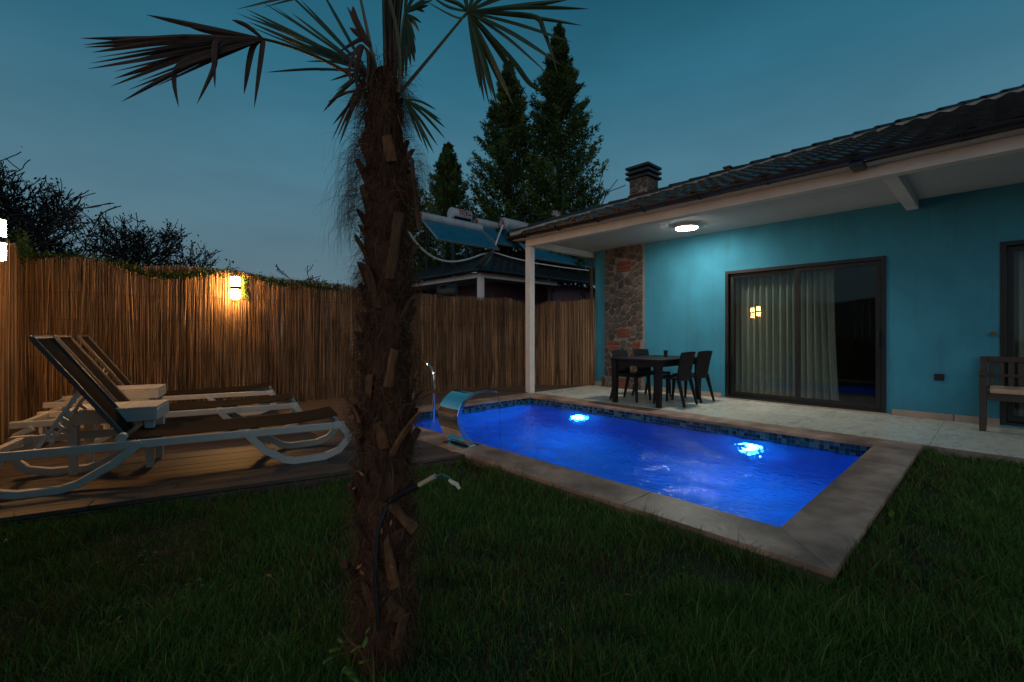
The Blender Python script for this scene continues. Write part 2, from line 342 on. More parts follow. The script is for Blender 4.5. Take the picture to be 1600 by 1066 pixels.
# ------------------------------------------------------------------ pool
def pool():
    g = MB(); zb = -1.45
    x0, x1, y0, y1 = PX0-.012, PX1+.012, PY0-.012, PY1+.012
    g.add([(x0,y0,zb),(x1,y0,zb),(x1,y1,zb),(x0,y1,zb),(x0,y0,-.034),(x1,y0,-.034),(x1,y1,-.034),(x0,y1,-.034)],
          [(0,1,2,3),(0,4,5,1),(1,5,6,2),(2,6,7,3),(3,7,4,0)])
    basin = struct('pool_basin', g, M['liner'])
    # mosaic band under the coping, real tesserae on a grout bed
    t = MB(); p = .047
    pal = [(.012,.035,.06),(.02,.07,.11),(.035,.12,.17),(.06,.18,.24),(.015,.05,.09),(.09,.22,.27)]
    def tess(fn, n):
        for i in range(n):
            for j in range(4):
                t.col = random.choice(pal); h = random.uniform(.004,.0075)
                a, b = i*p+.002, (i+1)*p-.002; z1 = -.036-j*p; z0 = z1-p+.004
                fn(a, b, z0, z1, h)
    ny, nx = int((y1-y0)/p), int((x1-x0)/p)
    tess(lambda a,b,z0,z1,h: t.box(x1-h,x1-.001,y0+a,y0+b,z0,z1), ny)
    tess(lambda a,b,z0,z1,h: t.box(x0+.001,x0+h,y0+a,y0+b,z0,z1), ny)
    tess(lambda a,b,z0,z1,h: t.box(x0+a,x0+b,y1-h,y1-.001,z0,z1), nx)
    tess(lambda a,b,z0,z1,h: t.box(x0+a,x0+b,y0+.001,y0+h,z0,z1), nx)
    tag(obj('mosaic_band', t, M['mosaic'], basin), kind='stuff')
    # water surface, gently rippled
    nxg, nyg = 110, 180
    xs = np.linspace(PX0-.008, PX1+.004, nxg); ys = np.linspace(PY0-.008, PY1+.004, nyg)
    X, Y = np.meshgrid(xs, ys, indexing='ij'); Z = np.full_like(X, WZ)
    r = np.random.default_rng(3)
    for k in range(26):
        th = r.uniform(0, 2*np.pi) if k > 12 else r.normal(.85, .5); wl = r.uniform(.12, .55); A = .0013*(wl/.3)*r.uniform(.5,1.3)
        Z += A*np.sin((X*np.cos(th)+Y*np.sin(th))*2*np.pi/wl + r.uniform(0,6.3))
    for cx, cy in ((3.32,3.75),(3.32,3.92)):       # rings where the sheet of water lands
        d = np.hypot(X-cx, Y-cy); Z += .006*np.sin(d*2*np.pi/.16)*np.exp(-d/.45)
    v = np.stack([X,Y,Z],-1).reshape(-1,3)
    ii, jj = np.meshgrid(np.arange(nxg-1), np.arange(nyg-1), indexing='ij'); q = (ii*nyg+jj).ravel()
    f = np.stack([q, q+nyg, q+nyg+1, q+1], 1)
    me = npmesh('pool_water', v, f); w = struct('water', me, M['water']); smooth(w, 180)
    # coping slabs, mitred at the corners
    cop = struct('pool_coping', MB().box(CX0+.02,CX1-.02,CY0+.02,PY0-.03,-.13,-.034).box(CX0+.02,CX1-.02,PY1+.03,CY1-.02,-.13,-.034)
                 .box(CX0+.02,PX0-.03,PY0-.03,PY1+.03,-.13,-.034).box(PX1+.03,CX1-.02,PY0-.03,PY1+.03,-.13,-.034), M['joint'])
    ov = .012; gp = .0012
    ix0, ix1, iy0, iy1 = PX0+ov, PX1-ov, PY0+ov, PY1-ov
    def slab(pts):
        o = obj('coping_slab', MB().prism(pts, -.034, 0.0, .004), M['travertine'], cop)
    def run(n, fn):
        for k in range(n):
            a, b = k/n, (k+1)/n; slab(fn(a, b, gp))
    L = lambda a,b,t: a+(b-a)*t
    run(4, lambda a,b,g: [(L(ix0,ix1,a)+g if a else CX0+g, 0) and p for p in [(L(CX0,CX1,a)+g if a==0 else L(ix0,ix1,a)+g, CY0), (L(ix0,ix1,b)-g if b<1 else CX1-g, CY0), (L(ix0,ix1,b)-g, iy0), (L(ix0,ix1,a)+g, iy0)]])
    run(4, lambda a,b,g: [(L(ix0,ix1,a)+g, iy1), (L(ix0,ix1,b)-g, iy1), (L(ix0,ix1,b)-g if b<1 else CX1-g, CY1), (L(ix0,ix1,a)+g if a else CX0+g, CY1)])
    run(6, lambda a,b,g: [(CX0, L(iy0,iy1,a)+g if a else CY0+g), (ix0, L(iy0,iy1,a)+g), (ix0, L(iy0,iy1,b)-g), (CX0, L(iy0,iy1,b)-g if b<1 else CY1-g)])
    run(6, lambda a,b,g: [(ix1, L(iy0,iy1,a)+g), (CX1, L(iy0,iy1,a)+g if a else CY0+g), (CX1, L(iy0,iy1,b)-g if b<1 else CY1-g), (ix1, L(iy0,iy1,b)-g)])
    # lamps in the far wall, under water
    for y, lab in ((2.10, 'round blue pool lamp glowing under water in front of the sliding door'), (4.78, 'round blue pool lamp glowing under water in front of the dining table')):
        t = thing('pool_lamp', lab, 'pool light', (PX1+.012, y, -.60), 0, 'lamps under water in the pool wall')
        ring = MB(); lens = MB()
        def disc(m, r0, r1, x0, x1, n=24):
            vs = []
            for x, r in ((x0, r0), (x1, r1)):
                vs += [(x, r*math.cos(2*math.pi*k/n), r*math.sin(2*math.pi*k/n)) for k in range(n)]
            m.add(vs, [(k,n+k,n+(k+1)%n,(k+1)%n) for k in range(n)]+[tuple(reversed(range(n,2*n)))])
        disc(ring, .125, .12, -.002, -.018)
        lens.lathe([(.085,0),(.082,.015),(.070,.032),(.046,.046),(.015,.053)], 24); lens.v = [(-.0185-z, x, y) for x,y,z in lens.v]
        obj('lamp_ring', ring, M['white'], t, local=True); obj('lens', lens, M['poolglow'], t, local=True)
pool()

# ------------------------------------------------------------------ porch floor
def porch_floor():
    base = struct('porch_floor', MB().box(6.40, 8.36, -3.0, 6.27, -.16, -.014), M['joint'])
    ys = [-2.95,-1.9,-.7,.5,1.7,2.9,4.1,5.3,6.27]; xs = [6.40,7.38,8.36]
    for i in range(2):
        for j in range(len(ys)-1):
            obj('floor_tile', MB().box(xs[i]+.0015,xs[i+1]-.0015,ys[j]+.0015,ys[j+1]-.0015,-.014,random.uniform(-.0012,.0002)), M['marble'], base, bev=.002, seg=1)
porch_floor()

# ------------------------------------------------------------------ deck
def clip(poly, a, b, c):              # keep a*x+b*y <= c
    out = []
    for i in range(len(poly)):
        p, q = poly[i], poly[(i+1)%len(poly)]; dp, dq = a*p[0]+b*p[1]-c, a*q[0]+b*q[1]-c
        if dp <= 0: out.append(p)
        if dp*dq < 0:
            t = dp/(dp-dq); out.append((p[0]+(q[0]-p[0])*t, p[1]+(q[1]-p[1])*t))
    return out
def deck():
    base = MB(); zt = -.030
    def region(poly): base.prism(poly, GZ-.02, zt)
    e = Vector((1, -.255)).normalized(); n = Vector((.255, 1)).normalized()
    A = [[(-.62, deck_edge_y(-.62)+.03), (CX0-.006, deck_edge_y(CX0)+.03), (CX0-.006, fence_y(CX0)-.02), (-.62, fence_y(-.62)-.02)],
         [(CX0-.006, CY1+.008), (7.6, CY1+.008), (7.6, fence_y(7.6)-.02), (CX0-.006, fence_y(CX0)-.02)]]
    for r in A: region(r)
    deck_o = struct('wooden_deck', base, M['deckedge'])
    w = .142; o0 = n.dot(Vector((0, deck_edge_y(0))))
    for k in range(38):
        a, b = o0+k*w+.003, o0+(k+1)*w-.003
        cuts = [-6]; x = -1.2+random.uniform(0, 2)
        while x < 8.5: cuts.append(x); x += random.uniform(1.9, 3.2)
        cuts.append(12)
        for c0, c1 in zip(cuts[:-1], cuts[1:]):
            q = [e*(c0+.002)+n*a, e*(c1-.002)+n*a, e*(c1-.002)+n*b, e*(c0+.002)+n*b]
            q = [(v.x, v.y) for v in q]
            for ri in (0, 1):
                pp = clip(q, 1, 0, CX0-.004) if ri == 0 else clip(q, -1, 0, -(CX0-.004))
                if not pp: continue
                pp = clip(pp, -1, 0, .66)
                pp = clip(pp, .22, 1, 8.78) if pp else pp
                if ri == 1 and pp: pp = clip(clip(pp, 0, -1, -(CY1+.006)) or [(0,0)]*3, 1, 0, 8.05)
                if not pp or len(pp) < 3: continue
                ar = abs(sum(pp[i][0]*pp[(i+1)%len(pp)][1]-pp[(i+1)%len(pp)][0]*pp[i][1] for i in range(len(pp))))/2
                if ar < .02: continue
                pp = [p for i, p in enumerate(pp) if math.hypot(p[0]-pp[i-1][0], p[1]-pp[i-1][1]) > 1e-4]
                c = Vector((sum(p[0] for p in pp)/len(pp), sum(p[1] for p in pp)/len(pp)))
                g = MB(); loc = [((Vector(p)-c).dot(e), (Vector(p)-c).dot(n)) for p in pp]
                g.prism(loc, -.028, 0, .003)
                o = obj('plank', g, M['deck'], deck_o, local=True)
                o.location = (c.x, c.y, random.uniform(-.002,.001)); o.rotation_euler = (random.uniform(-.004,.004), 0, math.atan2(e.y, e.x))
    # fascia board along the front edge
    y0, y1 = deck_edge_y(-.62), deck_edge_y(2.62)
    obj('plank', MB().hexa([(-.62,y0-.024,GZ-.01),(2.62,y1-.024,GZ-.01),(2.62,y1-.002,GZ-.01),(-.62,y0-.002,GZ-.01)], [(-.62,y0-.024,-.034),(2.62,y1-.024,-.034),(2.62,y1-.002,-.034),(-.62,y0-.002,-.034)]), M['deck'], deck_o)
deck()

# ------------------------------------------------------------------ house
WX = 8.36                                           # outer face of the house wall
EAX, EAY, EZ, PITCH = 6.15, 6.60, 3.06, .39         # eave lines and roof pitch
def tile_mesh(w=.30, l=.37, th=.026):
    # a wavy interlocking tile: x up the slope, y across, z out of the slope
    n = 8; vs = []
    prof = [(k/n, .050*(math.sin(2*math.pi*(k/n-.22))*.5+.5)) for k in range(n+1)]
    for x, dz in ((0, .030), (l, 0)):
        vs += [(x, (u-.5)*w*1.02, z+dz) for u, z in prof]
    vs += [(0, (u-.5)*w*1.02, z+.030-th-.01) for u, z in prof]
    m = n+1
    fs = [(k+1, k, m+k, m+k+1) for k in range(n)]+[(k, k+1, 2*m+k+1, 2*m+k) for k in range(n)]
    return MB().add(vs, fs)
def cap_mesh(l=.42, r=.10):
    n = 8; vs = []
    for x, rr, dz in ((0, r*1.1, .012), (l, r*.9, 0)):
        vs += [(x, rr*math.cos(math.pi*k/n), rr*.72*math.sin(math.pi*k/n)+dz) for k in range(n+1)]
    vs += [(0, .84*r*math.cos(math.pi*k/n), .6*r*math.sin(math.pi*k/n)) for k in range(n+1)]
    m = n+1
    return MB().add(vs, [(k, k+1, m+k+1, m+k) for k in range(n)]+[(k+1, k, 2*m+k, 2*m+k+1) for k in range(n)])
TILE = tile_mesh().mesh('roof_tile'); CAP = cap_mesh().mesh('ridge_tile')
for me_ in (TILE, CAP):
    me_.materials.append(M['tile'])
    me_.polygons.foreach_set('use_smooth', [True]*len(me_.polygons)); me_.set_sharp_from_angle(angle=R(50))
def tiled_slope(roof, origin, up2, along2, zslope, rows, inside, budget, pitch=.315, wid=.30):
    """courses of tiles; origin = eave corner, up2 = horizontal direction up the slope, along2 = along the eave"""
    up = Vector((up2[0], up2[1], zslope)).normalized(); al = Vector((*along2, 0)); nrm = up.cross(al)
    if nrm.z < 0: nrm = -nrm; flip = True
    else: flip = False
    rest = MB(); used = 0
    ct = Matrix((up, al if not flip else -al, nrm)).transposed().to_4x4()
    tv = [v.co.copy() for v in TILE.vertices]; tf = [tuple(p.vertices) for p in TILE.polygons]
    for r in range(rows):
        for k in range(0, 60):
            u, a = r*pitch, (k+.5)*wid
            p = Vector(origin)+Vector((up2[0], up2[1], zslope))*u+al*a
            if not inside(p, u, a): continue
            mat = Matrix.Translation(p + nrm*(.012+random.uniform(-.003,.004))) @ ct @ Matrix.Rotation(random.uniform(-.012,.012), 4, 'Z')
            if used < budget:
                o = bpy.data.objects.new('roof_tile', TILE); C.objects.link(o); o.parent = roof
                o.matrix_local = Matrix.Translation(-off(roof)) @ mat; used += 1
            else:
                rest.add([mat @ v for v in tv], tf)
    return rest
def hip_caps(roof, a, b, n, mort=True, parent_roof=True):
    a, b = Vector(a), Vector(b); d = (b-a); l = d.length; d.normalize()
    side = d.cross(Vector((0,0,1))).normalized(); nn = side.cross(d)
    rot = Matrix((d, side*-1 if side.cross(d).dot(nn) < 0 else side, nn)).transposed().to_4x4()
    for k in range(n):
        o = bpy.data.objects.new('ridge_tile', CAP); C.objects.link(o); o.parent = roof
        o.matrix_local = Matrix.Translation(-off(roof)+a+d*(l*k/n)+nn*(.045+random.uniform(-.006,.006))) @ rot @ Matrix.Rotation(random.uniform(-.03,.03), 4, 'Z') @ Matrix.Diagonal((l/n/.40, 1, 1, 1))
    if mort:
        g = MB(); m = 60
        pts = []
        for k in range(m+1):
            w = .115+.03*noise.noise(Vector((k*.9, 3, 0))); c = a+d*(l*k/m)
            pts += [c-side*w+nn*(-.02+.012*noise.noise(Vector((k*.7,9,0)))), c-side*w*.8+nn*.055, c+side*w*.8+nn*.055, c+side*w-nn*.02]
        g.add(pts, [(i*4+j, i*4+j+1, i*4+5+j, i*4+4+j) for i in range(m) for j in range(3)])
        obj('ridge_mortar', g, M['mortar'], roof, sm=True)
def wall_grid(ys, zs, holes, x0, x1):
    """a wall of thickness x1-x0 with openings: holes = (y0,y1,z0,z1)"""
    g = MB(); ys = sorted(set(ys+[h[0] for h in holes]+[h[1] for h in holes])); zs = sorted(set(zs+[h[2] for h in holes]+[h[3] for h in holes]))
    inh = lambda y, z: any(h[0] < y < h[1] and h[2] < z < h[3] for h in holes)
    for i in range(len(ys)-1):
        for j in range(len(zs)-1):
            if inh((ys[i]+ys[i+1])/2, (zs[j]+zs[j+1])/2): continue
            for x, s in ((x0, 1), (x1, -1)):
                q = [(x,ys[i],zs[j]),(x,ys[i],zs[j+1]),(x,ys[i+1],zs[j+1]),(x,ys[i+1],zs[j])]
                g.add(q if s > 0 else q[::-1], [(0,1,2,3)])
    for a,b,c,d in holes:
        g.add([(x0,a,c),(x0,a,d),(x0,b,d),(x0,b,c),(x1,a,c),(x1,a,d),(x1,b,d),(x1,b,c)], [(0,4,5,1),(1,5,6,2),(2,6,7,3),(3,7,4,0)])
    y0, y1, z0, z1 = ys[0], ys[-1], zs[0], zs[-1]
    g.add([(x0,y0,z0),(x0,y0,z1),(x0,y1,z1),(x0,y1,z0),(x1,y0,z0),(x1,y0,z1),(x1,y1,z1),(x1,y1,z0)], [(0,1,5,4),(2,3,7,6)])
    return g
def voronoi(u0, u1, v0, v1, n, avoid=()):
    pts = []
    tries = 0
    while len(pts) < n and tries < 6000:
        tries += 1; p = (random.uniform(u0,u1), random.uniform(v0,v1))
        if all(math.hypot((p[0]-q[0]), (p[1]-q[1])*1.1) > .115 for q in pts): pts.append(p)
    cells = []
    for i, p in enumerate(pts):
        poly = [(u0,v0),(u1,v0),(u1,v1),(u0,v1)]
        for j, q in enumerate(pts):
            if i == j: continue
            a, b = q[0]-p[0], q[1]-p[1]
            l = math.hypot(a,b)
            if l > .8: continue
            a /= l; b /= l
            poly = clip(poly, a, b, a*(p[0]+q[0])/2+b*(p[1]+q[1])/2-.0125)
            if len(poly) < 3: break
        if len(poly) >= 3:
            c = (sum(x for x,_ in poly)/len(poly), sum(y for _,y in poly)/len(poly))
            if any(a0-.02 < c[0] < a1+.02 and b0-.02 < c[1] < b1+.02 for a0,a1,b0,b1 in avoid): continue
            for a0,a1,b0,b1 in avoid:            # keep stones out of the brick patches
                best = max(((c[0]-a1, (-1,0,-(a1+.012))), (a0-c[0], (1,0,a0-.012)), (c[1]-b1, (0,-1,-(b1+.012))), (b0-c[1], (0,1,b0-.012))), key=lambda t: t[0])
                poly = clip(poly, *best[1]) or poly
            if len(poly) >= 3:
                m = []
                for k in range(len(poly)):          # round the corners off
                    p0, p1 = poly[k], poly[(k+1)%len(poly)]
                    if math.hypot(p0[0]-p1[0], p0[1]-p1[1]) < .012: continue
                    m += [(p0[0]*.84+p1[0]*.16, p0[1]*.84+p1[1]*.16), (p0[0]*.16+p1[0]*.84, p0[1]*.16+p1[1]*.84)]
                if len(m) >= 4: cells.append(m)
    return cells
def house():
    h = thing('house', 'single storey turquoise house with tiled roof and white porch beside the pool', 'house', (WX, 3, 0))
    holes = [(1.11, 3.36, .02, 2.27), (-2.2, 0.0, .02, 2.30)]
    obj('wall', wall_grid([-3.0, 6.22], [-.1, 3.02], holes, WX, WX+.2), M['teal'], h)
    obj('wall', MB().box(WX+.2, 15, 6.02, 6.22, -.1, 3.02), M['teal'], h)
    # a dim room behind each door
    for y0, y1 in ((.6, 4.6), (-2.9, .5)):
        obj('room', MB().add([(WX+.205,y0,0),(12,y0,0),(12,y1,0),(WX+.205,y1,0),(WX+.205,y0,2.8),(12,y0,2.8),(12,y1,2.8),(WX+.205,y1,2.8)], [(0,1,2,3),(7,6,5,4),(1,5,6,2),(0,4,5,1),(3,2,6,7)]), M['room'], h)
    # skirting stones
    y = 6.22
    for a, b in ((6.22,5.96),(4.95,4.15),(4.14,3.42),(1.05,.42),(.41,.0)):
        obj('skirting', MB().box(WX-.016, WX-.001, b+.002, a-.002, .001, .088), M['skirt'], h, bev=.002, seg=1)
    # porch: soffit, edge beams, cross beam, post
    sx0 = 6.46
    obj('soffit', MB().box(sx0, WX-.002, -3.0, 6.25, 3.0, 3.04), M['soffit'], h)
    obj('edge_beam', MB().box(6.33, sx0, -3.0, 6.40, 2.872, 3.0), M['white'], h, bev=.003)
    obj('edge_beam', MB().box(sx0+.002, WX+.2, 6.27, 6.40, 2.872, 3.0), M['white'], h, bev=.003)
    obj('cross_beam', MB().box(sx0+.002, WX-.003, .76, .89, 2.87, 2.998), M['white'], h, bev=.003)
    post = obj('post', MB().box(6.33, 6.46, 6.27, 6.40, -.02, 2.870), M['white'], h, bev=.004)
    obj('fascia', MB().box(6.345, 6.36, -3.0, 6.385, 3.002, 3.10), M['white'], h)
    # roof
    m1 = 7.4; X0, Y0 = EAX, EAY
    zt = lambda m: EZ+PITCH*m
    g = MB(); yr = -3.0
    A = (X0,Y0,EZ); B = (X0+m1,Y0-m1,zt(m1)); D = (X0,yr,EZ); E_ = (X0+m1,yr,zt(m1)); F = (X0+2*m1,Y0,EZ); 
    for dz, flip in ((0, False), (-.05, True)):
        sh = lambda p: (p[0],p[1],p[2]+dz)
        fs = [(0,1,2,3),(0,4,1)] if flip else [(3,2,1,0),(1,4,0)]
        g.add([sh(A), sh(B), sh(E_), sh(D), sh(F)], fs)
    g.add([A, D, (X0,yr,EZ-.05), (X0,Y0,EZ-.05), F, (F[0],Y0,EZ-.05)], [(0,1,2,3),(4,0,3,5)])
    roof = obj('roof', g, M['gutter'], h)
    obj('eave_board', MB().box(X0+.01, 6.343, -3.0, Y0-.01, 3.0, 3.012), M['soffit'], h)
    inside = lambda p, u, a: p.y < Y0-u-.12 and p.y > -1.0
    rest = tiled_slope(roof, (X0-.04, Y0+.04, EZ-.015), (1,0), (0,-1), PITCH, 23, inside, 300)
    if rest.v: tag(obj('tile_courses', rest, M['tile'], roof), kind='stuff')
    inside2 = lambda p, u, a: (p.x-X0) > u+.12 and p.x < X0+8
    rest = tiled_slope(roof, (X0-.04, Y0+.04, EZ-.015), (0,-1), (1,0), PITCH, 16, inside2, 0)
    tag(obj('tile_courses', rest, M['tile'], roof), kind='stuff')
    hip_caps(roof, (X0-.02,Y0+.02,EZ+.02), (X0+7.2,Y0-7.2,zt(7.2)+.02), 26)
    # half round gutter with brackets
    def gutter(p0, p1, side):
        n = 8; r = .062; vs = []
        p0, p1, side = Vector(p0), Vector(p1), Vector(side)
        for p in (p0, p1):
            for rr in (r, r-.004):
                vs += [p+side*(rr*math.cos(math.pi*k/n))-UP*(rr*math.sin(math.pi*k/n)) for k in range(n+1)]
        m = n+1; fs = []
        for k in range(n): fs += [(k,k+1,2*m+k+1,2*m+k),(m+k+1,m+k,3*m+k,3*m+k+1)]
        fs += [(0,2*m,3*m,m),(n,m+n,3*m+n,2*m+n)]
        return MB().add(vs, fs)
    gu = obj('gutter', gutter((X0-.055,Y0+.05,EZ+.005),(X0-.055,-3.0,EZ+.005),(-1,0,0)), M['gutter'], h, sm=True)
    obj('gutter', gutter((X0-.05,Y0+.055,EZ+.005),(X0+9,Y0+.055,EZ+.005),(0,1,0)), M['gutter'], h, sm=True)
    for k in range(9):
        yy = 6.2-k*.85
        obj('bracket', MB().bar([(X0+.02,yy,EZ-.06),(X0-.05,yy,EZ-.068),(X0-.122,yy,EZ-.03),(X0-.125,yy,EZ+.012)], .02, .004, (0,1,.01)), M['gutter'], gu)
    obj('gutter_outlet', MB().box(X0-.09,X0+.13,1.0,1.12,EZ-.10,EZ-.058), M['gutter'], gu)
    obj('roof_vent', MB().box(9.03,9.13,3.55,3.65,4.2,4.36).box(9.01,9.15,3.53,3.67,4.36,4.39), M['stone_red'], roof)
    # chimney with two cap slabs
    cx, cy, cw, cz0, cz1 = 8.36, 5.0, .20, 3.45, 4.31
    ch = obj('chimney', MB().box(cx-cw,cx+cw,cy-cw,cy+cw,cz0,cz1), M['joint'], h)
    def face_stones(u0,u1,v0,v1,n,put,brick=()):
        for c in voronoi(u0,u1,v0,v1,n,avoid=brick):
            hgt = random.uniform(.012,.032); g = MB().prism(c, 0, hgt, .008)
            g.v = [tuple(put(a,b,d)) for a,b,d in g.v]
            obj('stone', g, M['stone_red'] if random.random() < .16 else M['stone'], ch)
    face_stones(cy-cw+.01, cy+cw-.01, 3.6, cz1-.01, 9, lambda a,b,d: (cx-cw-d, cy*2-a, b), brick=((cy-.17,cy+.17,3.83,4.02),))
    face_stones(cx-cw+.01, cx+cw-.01, 3.6, cz1-.01, 9, lambda a,b,d: (a, cy-cw-d, b))
    for k in range(3): obj('brick', MB().box(cx-cw-.02, cx-cw+.01, cy-.16, cy+.15, 3.84+k*.062, 3.89+k*.062), M['brick'], ch, bev=.004, seg=1)
    for z in (cz1, cz1+.105, cz1+.205):
        s = cw+.065; obj('cap_slab', MB().box(cx-s,cx+s,cy-s,cy+s,z,z+.05).box(cx-s+.1,cx+s-.1,cy-s+.1,cy+s-.1,z+.05,z+.10 if z < cz1+.2 else z+.075), M['tile'], ch, bev=.006)
    obj('flashing', MB().box(cx-cw-.05,cx+cw+.05,cy-cw-.06,cy+cw+.05,3.52,3.72), M['mortar'], ch, bev=.02)
    # stone strip on the wall
    u0, u1, x0 = 4.97, 5.92, WX-.055
    st = obj('stone_strip', MB().box(x0, WX-.002, u0, u1, 0.001, 2.998), M['joint'], h)
    bricks = []
    yb = lambda px: (lambda k: (FW.y+RT.y*(px-800)/FPX)*k)(x0/(FW.x+RT.x*(px-800)/FPX))
    def zb(px, py):
        k = x0/(FW.x+RT.x*(px-800)/FPX); return EYE+(YH-py)*k/FPX
    for l, r_, t, b_ in ((964,987,408,425),(965,986,513,527),(951,969,533,550),(988,1001,534,552)):
        bricks.append((min(yb(l),yb(r_)), max(yb(l),yb(r_)), zb((l+r_)/2,b_), zb((l+r_)/2,t)))
    for c in voronoi(u0+.012, u1-.012, .24, 2.985, 118, avoid=bricks):
        g = MB().prism(c[::-1], 0, random.uniform(.014,.034), .008); g.v = [(x0-d, a, b) for a,b,d in g.v]
        obj('stone', g, M['stone_red'] if random.random() < .09 else M['stone'], st)
    for a0,a1,b0,b1 in bricks:
        n = 3; hh = (b1-b0)/n; m0, m1_ = a0, a1
        for k in range(n): obj('brick', MB().box(x0-.024, x0+.004, m0+random.uniform(0,.02), m1_-random.uniform(0,.02), b0+k*hh+.006, b0+(k+1)*hh-.006), M['brick'], st, bev=.004, seg=1)
    pl = obj('stone_plinth', MB().box(WX-.11, WX-.0565, u0-.0, u1+.045, 0.001, .235), M['joint'], h)
    for c in voronoi(u0+.012, u1+.03, .01, .225, 12):
        g = MB().prism(c, 0, random.uniform(.012,.03), .008); g.v = [(WX-.11-d, a, b) for a,b,d in g.v]
        obj('stone', g, M['stone'], pl)
    for k in range(3): obj('brick', MB().box(WX-.135, WX-.10, 5.36, 5.58, .02+k*.062, .07+k*.062), M['brick'], pl, bev=.004, seg=1)
    # outlet, bell, door lock knob
    pl2 = obj('socket_plate', MB().box(WX-.022, WX-.001, .505, .605, .525, .615), M['blackpl'], h, bev=.006)
    for yy in (.53,.58): obj('socket', MB().box(WX-.027, WX-.0225, yy-.016, yy+.016, .55, .59), M['dark'], pl2)
    obj('door_stop', MB().tube([(WX-.001,.055,1.15),(WX-.05,.055,1.15)], .027, 12), M['stub'], h)
    # sliding doors
    def door(y0, y1, z0, z1, leaves, name='sliding_door'):
        d = obj(name, MB().box(WX-.015,WX+.11,y0+.002,y0+.055,z0,z1).box(WX-.015,WX+.11,y1-.055,y1-.002,z0,z1).box(WX-.015,WX+.11,y0+.055,y1-.055,z1-.055,z1).box(WX-.015,WX+.11,y0+.055,y1-.055,z0,z0+.035), M['dark'], h, bev=.003)
        for a, b, x in leaves:
            s = .062; zz0, zz1 = z0+.037, z1-.057
            obj('leaf_frame', MB().box(x,x+.042,a,a+s,zz0,zz1).box(x,x+.042,b-s,b,zz0,zz1).box(x,x+.042,a+s,b-s,zz1-s,zz1).box(x,x+.042,a+s,b-s,zz0,zz0+s*1.15), M['dark'], d, bev=.003)
            for i, (xx, tilt) in enumerate(((x+.012, 0), (x+.030, .0105))):
                yc, zc = (a+b)/2, (zz0+zz1)/2; hw = (b-a)/2-s-.001; dx = math.tan(tilt)*.0
                g = MB().add([(0,-hw,-(zc-zz0)+s*1.15),(0,hw,-(zc-zz0)+s*1.15),(0,hw,zz1-zc-s),(0,-hw,zz1-zc-s)], [(0,1,2,3)])
                o = obj('glass_pane', g, M['glass'], d, local=True); o.location = Vector((xx, yc, zc))-off(d); o.rotation_euler = (0, tilt*.25, tilt)
        return d
    d1 = door(1.11, 3.36, .02, 2.27, [(2.20, 3.30, WX+.055), (1.17, 2.26, WX+.004)])
    obj('handle', MB().box(WX-.03,WX+.003,1.185,1.215,.98,1.20).box(WX-.045,WX-.03,1.188,1.212,.99,1.19), M['blackpl'], d1, bev=.004)
    d2 = door(-2.2, 0.0, .02, 2.30, [(-1.13, -.06, WX+.055), (-2.14, -1.07, WX+.004)])
    obj('threshold', MB().box(WX-.055,WX-.016,1.06,3.41,.001,.018), M['skirt'], h)
    return h
house()
def curtain(y0, y1, x, label, folds, flare=0, parent=None):
    n = int((y1-y0)*90); g = MB(); vs = []; rows = 12
    for j in range(rows+1):
        z = .06+2.3*j/rows
        for i in range(n+1):
            t = i/n; y = y0+(y1-y0)*t - flare*(1-t)*(1-j/rows)**2
            ph = t*folds*2*math.pi+1.1*noise.noise(Vector((t*7, y0, 0)))
            vs.append((x+.045*math.sin(ph)+.02*noise.noise(Vector((t*11, j*.15, y0))), y, z))
    g.add(vs, [(j*(n+1)+i, j*(n+1)+i+1, (j+1)*(n+1)+i+1, (j+1)*(n+1)+i) for j in range(rows) for i in range(n)])
    o = obj('curtain', g, M['curtain'], sm=True); tag(o, label, 'curtain', 'curtains behind the glass doors')
curtain(2.27, 3.40, WX+.30, 'pale full-length curtain behind the left pane of the sliding door', 11)
curtain(1.80, 2.26, WX+.30, 'narrow pale curtain beside the dark gap in the sliding door', 5, flare=.07)
curtain(-.55, .05, WX+.30, 'pale curtain behind the glass door by the bench', 6)

def ceiling_lamp():
    t = thing('ceiling_lamp', 'lit round white lamp on the porch ceiling', 'lamp', (7.42, 3.62, 2.999))
    obj('lamp_rim', MB().lathe([(.185,-.055),(.19,-.05),(.19,0)], 32), M['white'], t, local=True, sm=True)
    obj('diffuser', MB().lathe([(.03,-.0745),(.12,-.072),(.17,-.064),(.178,-.0555)], 32), M['ceilglow'], t, local=True, sm=True)
ceiling_lamp()

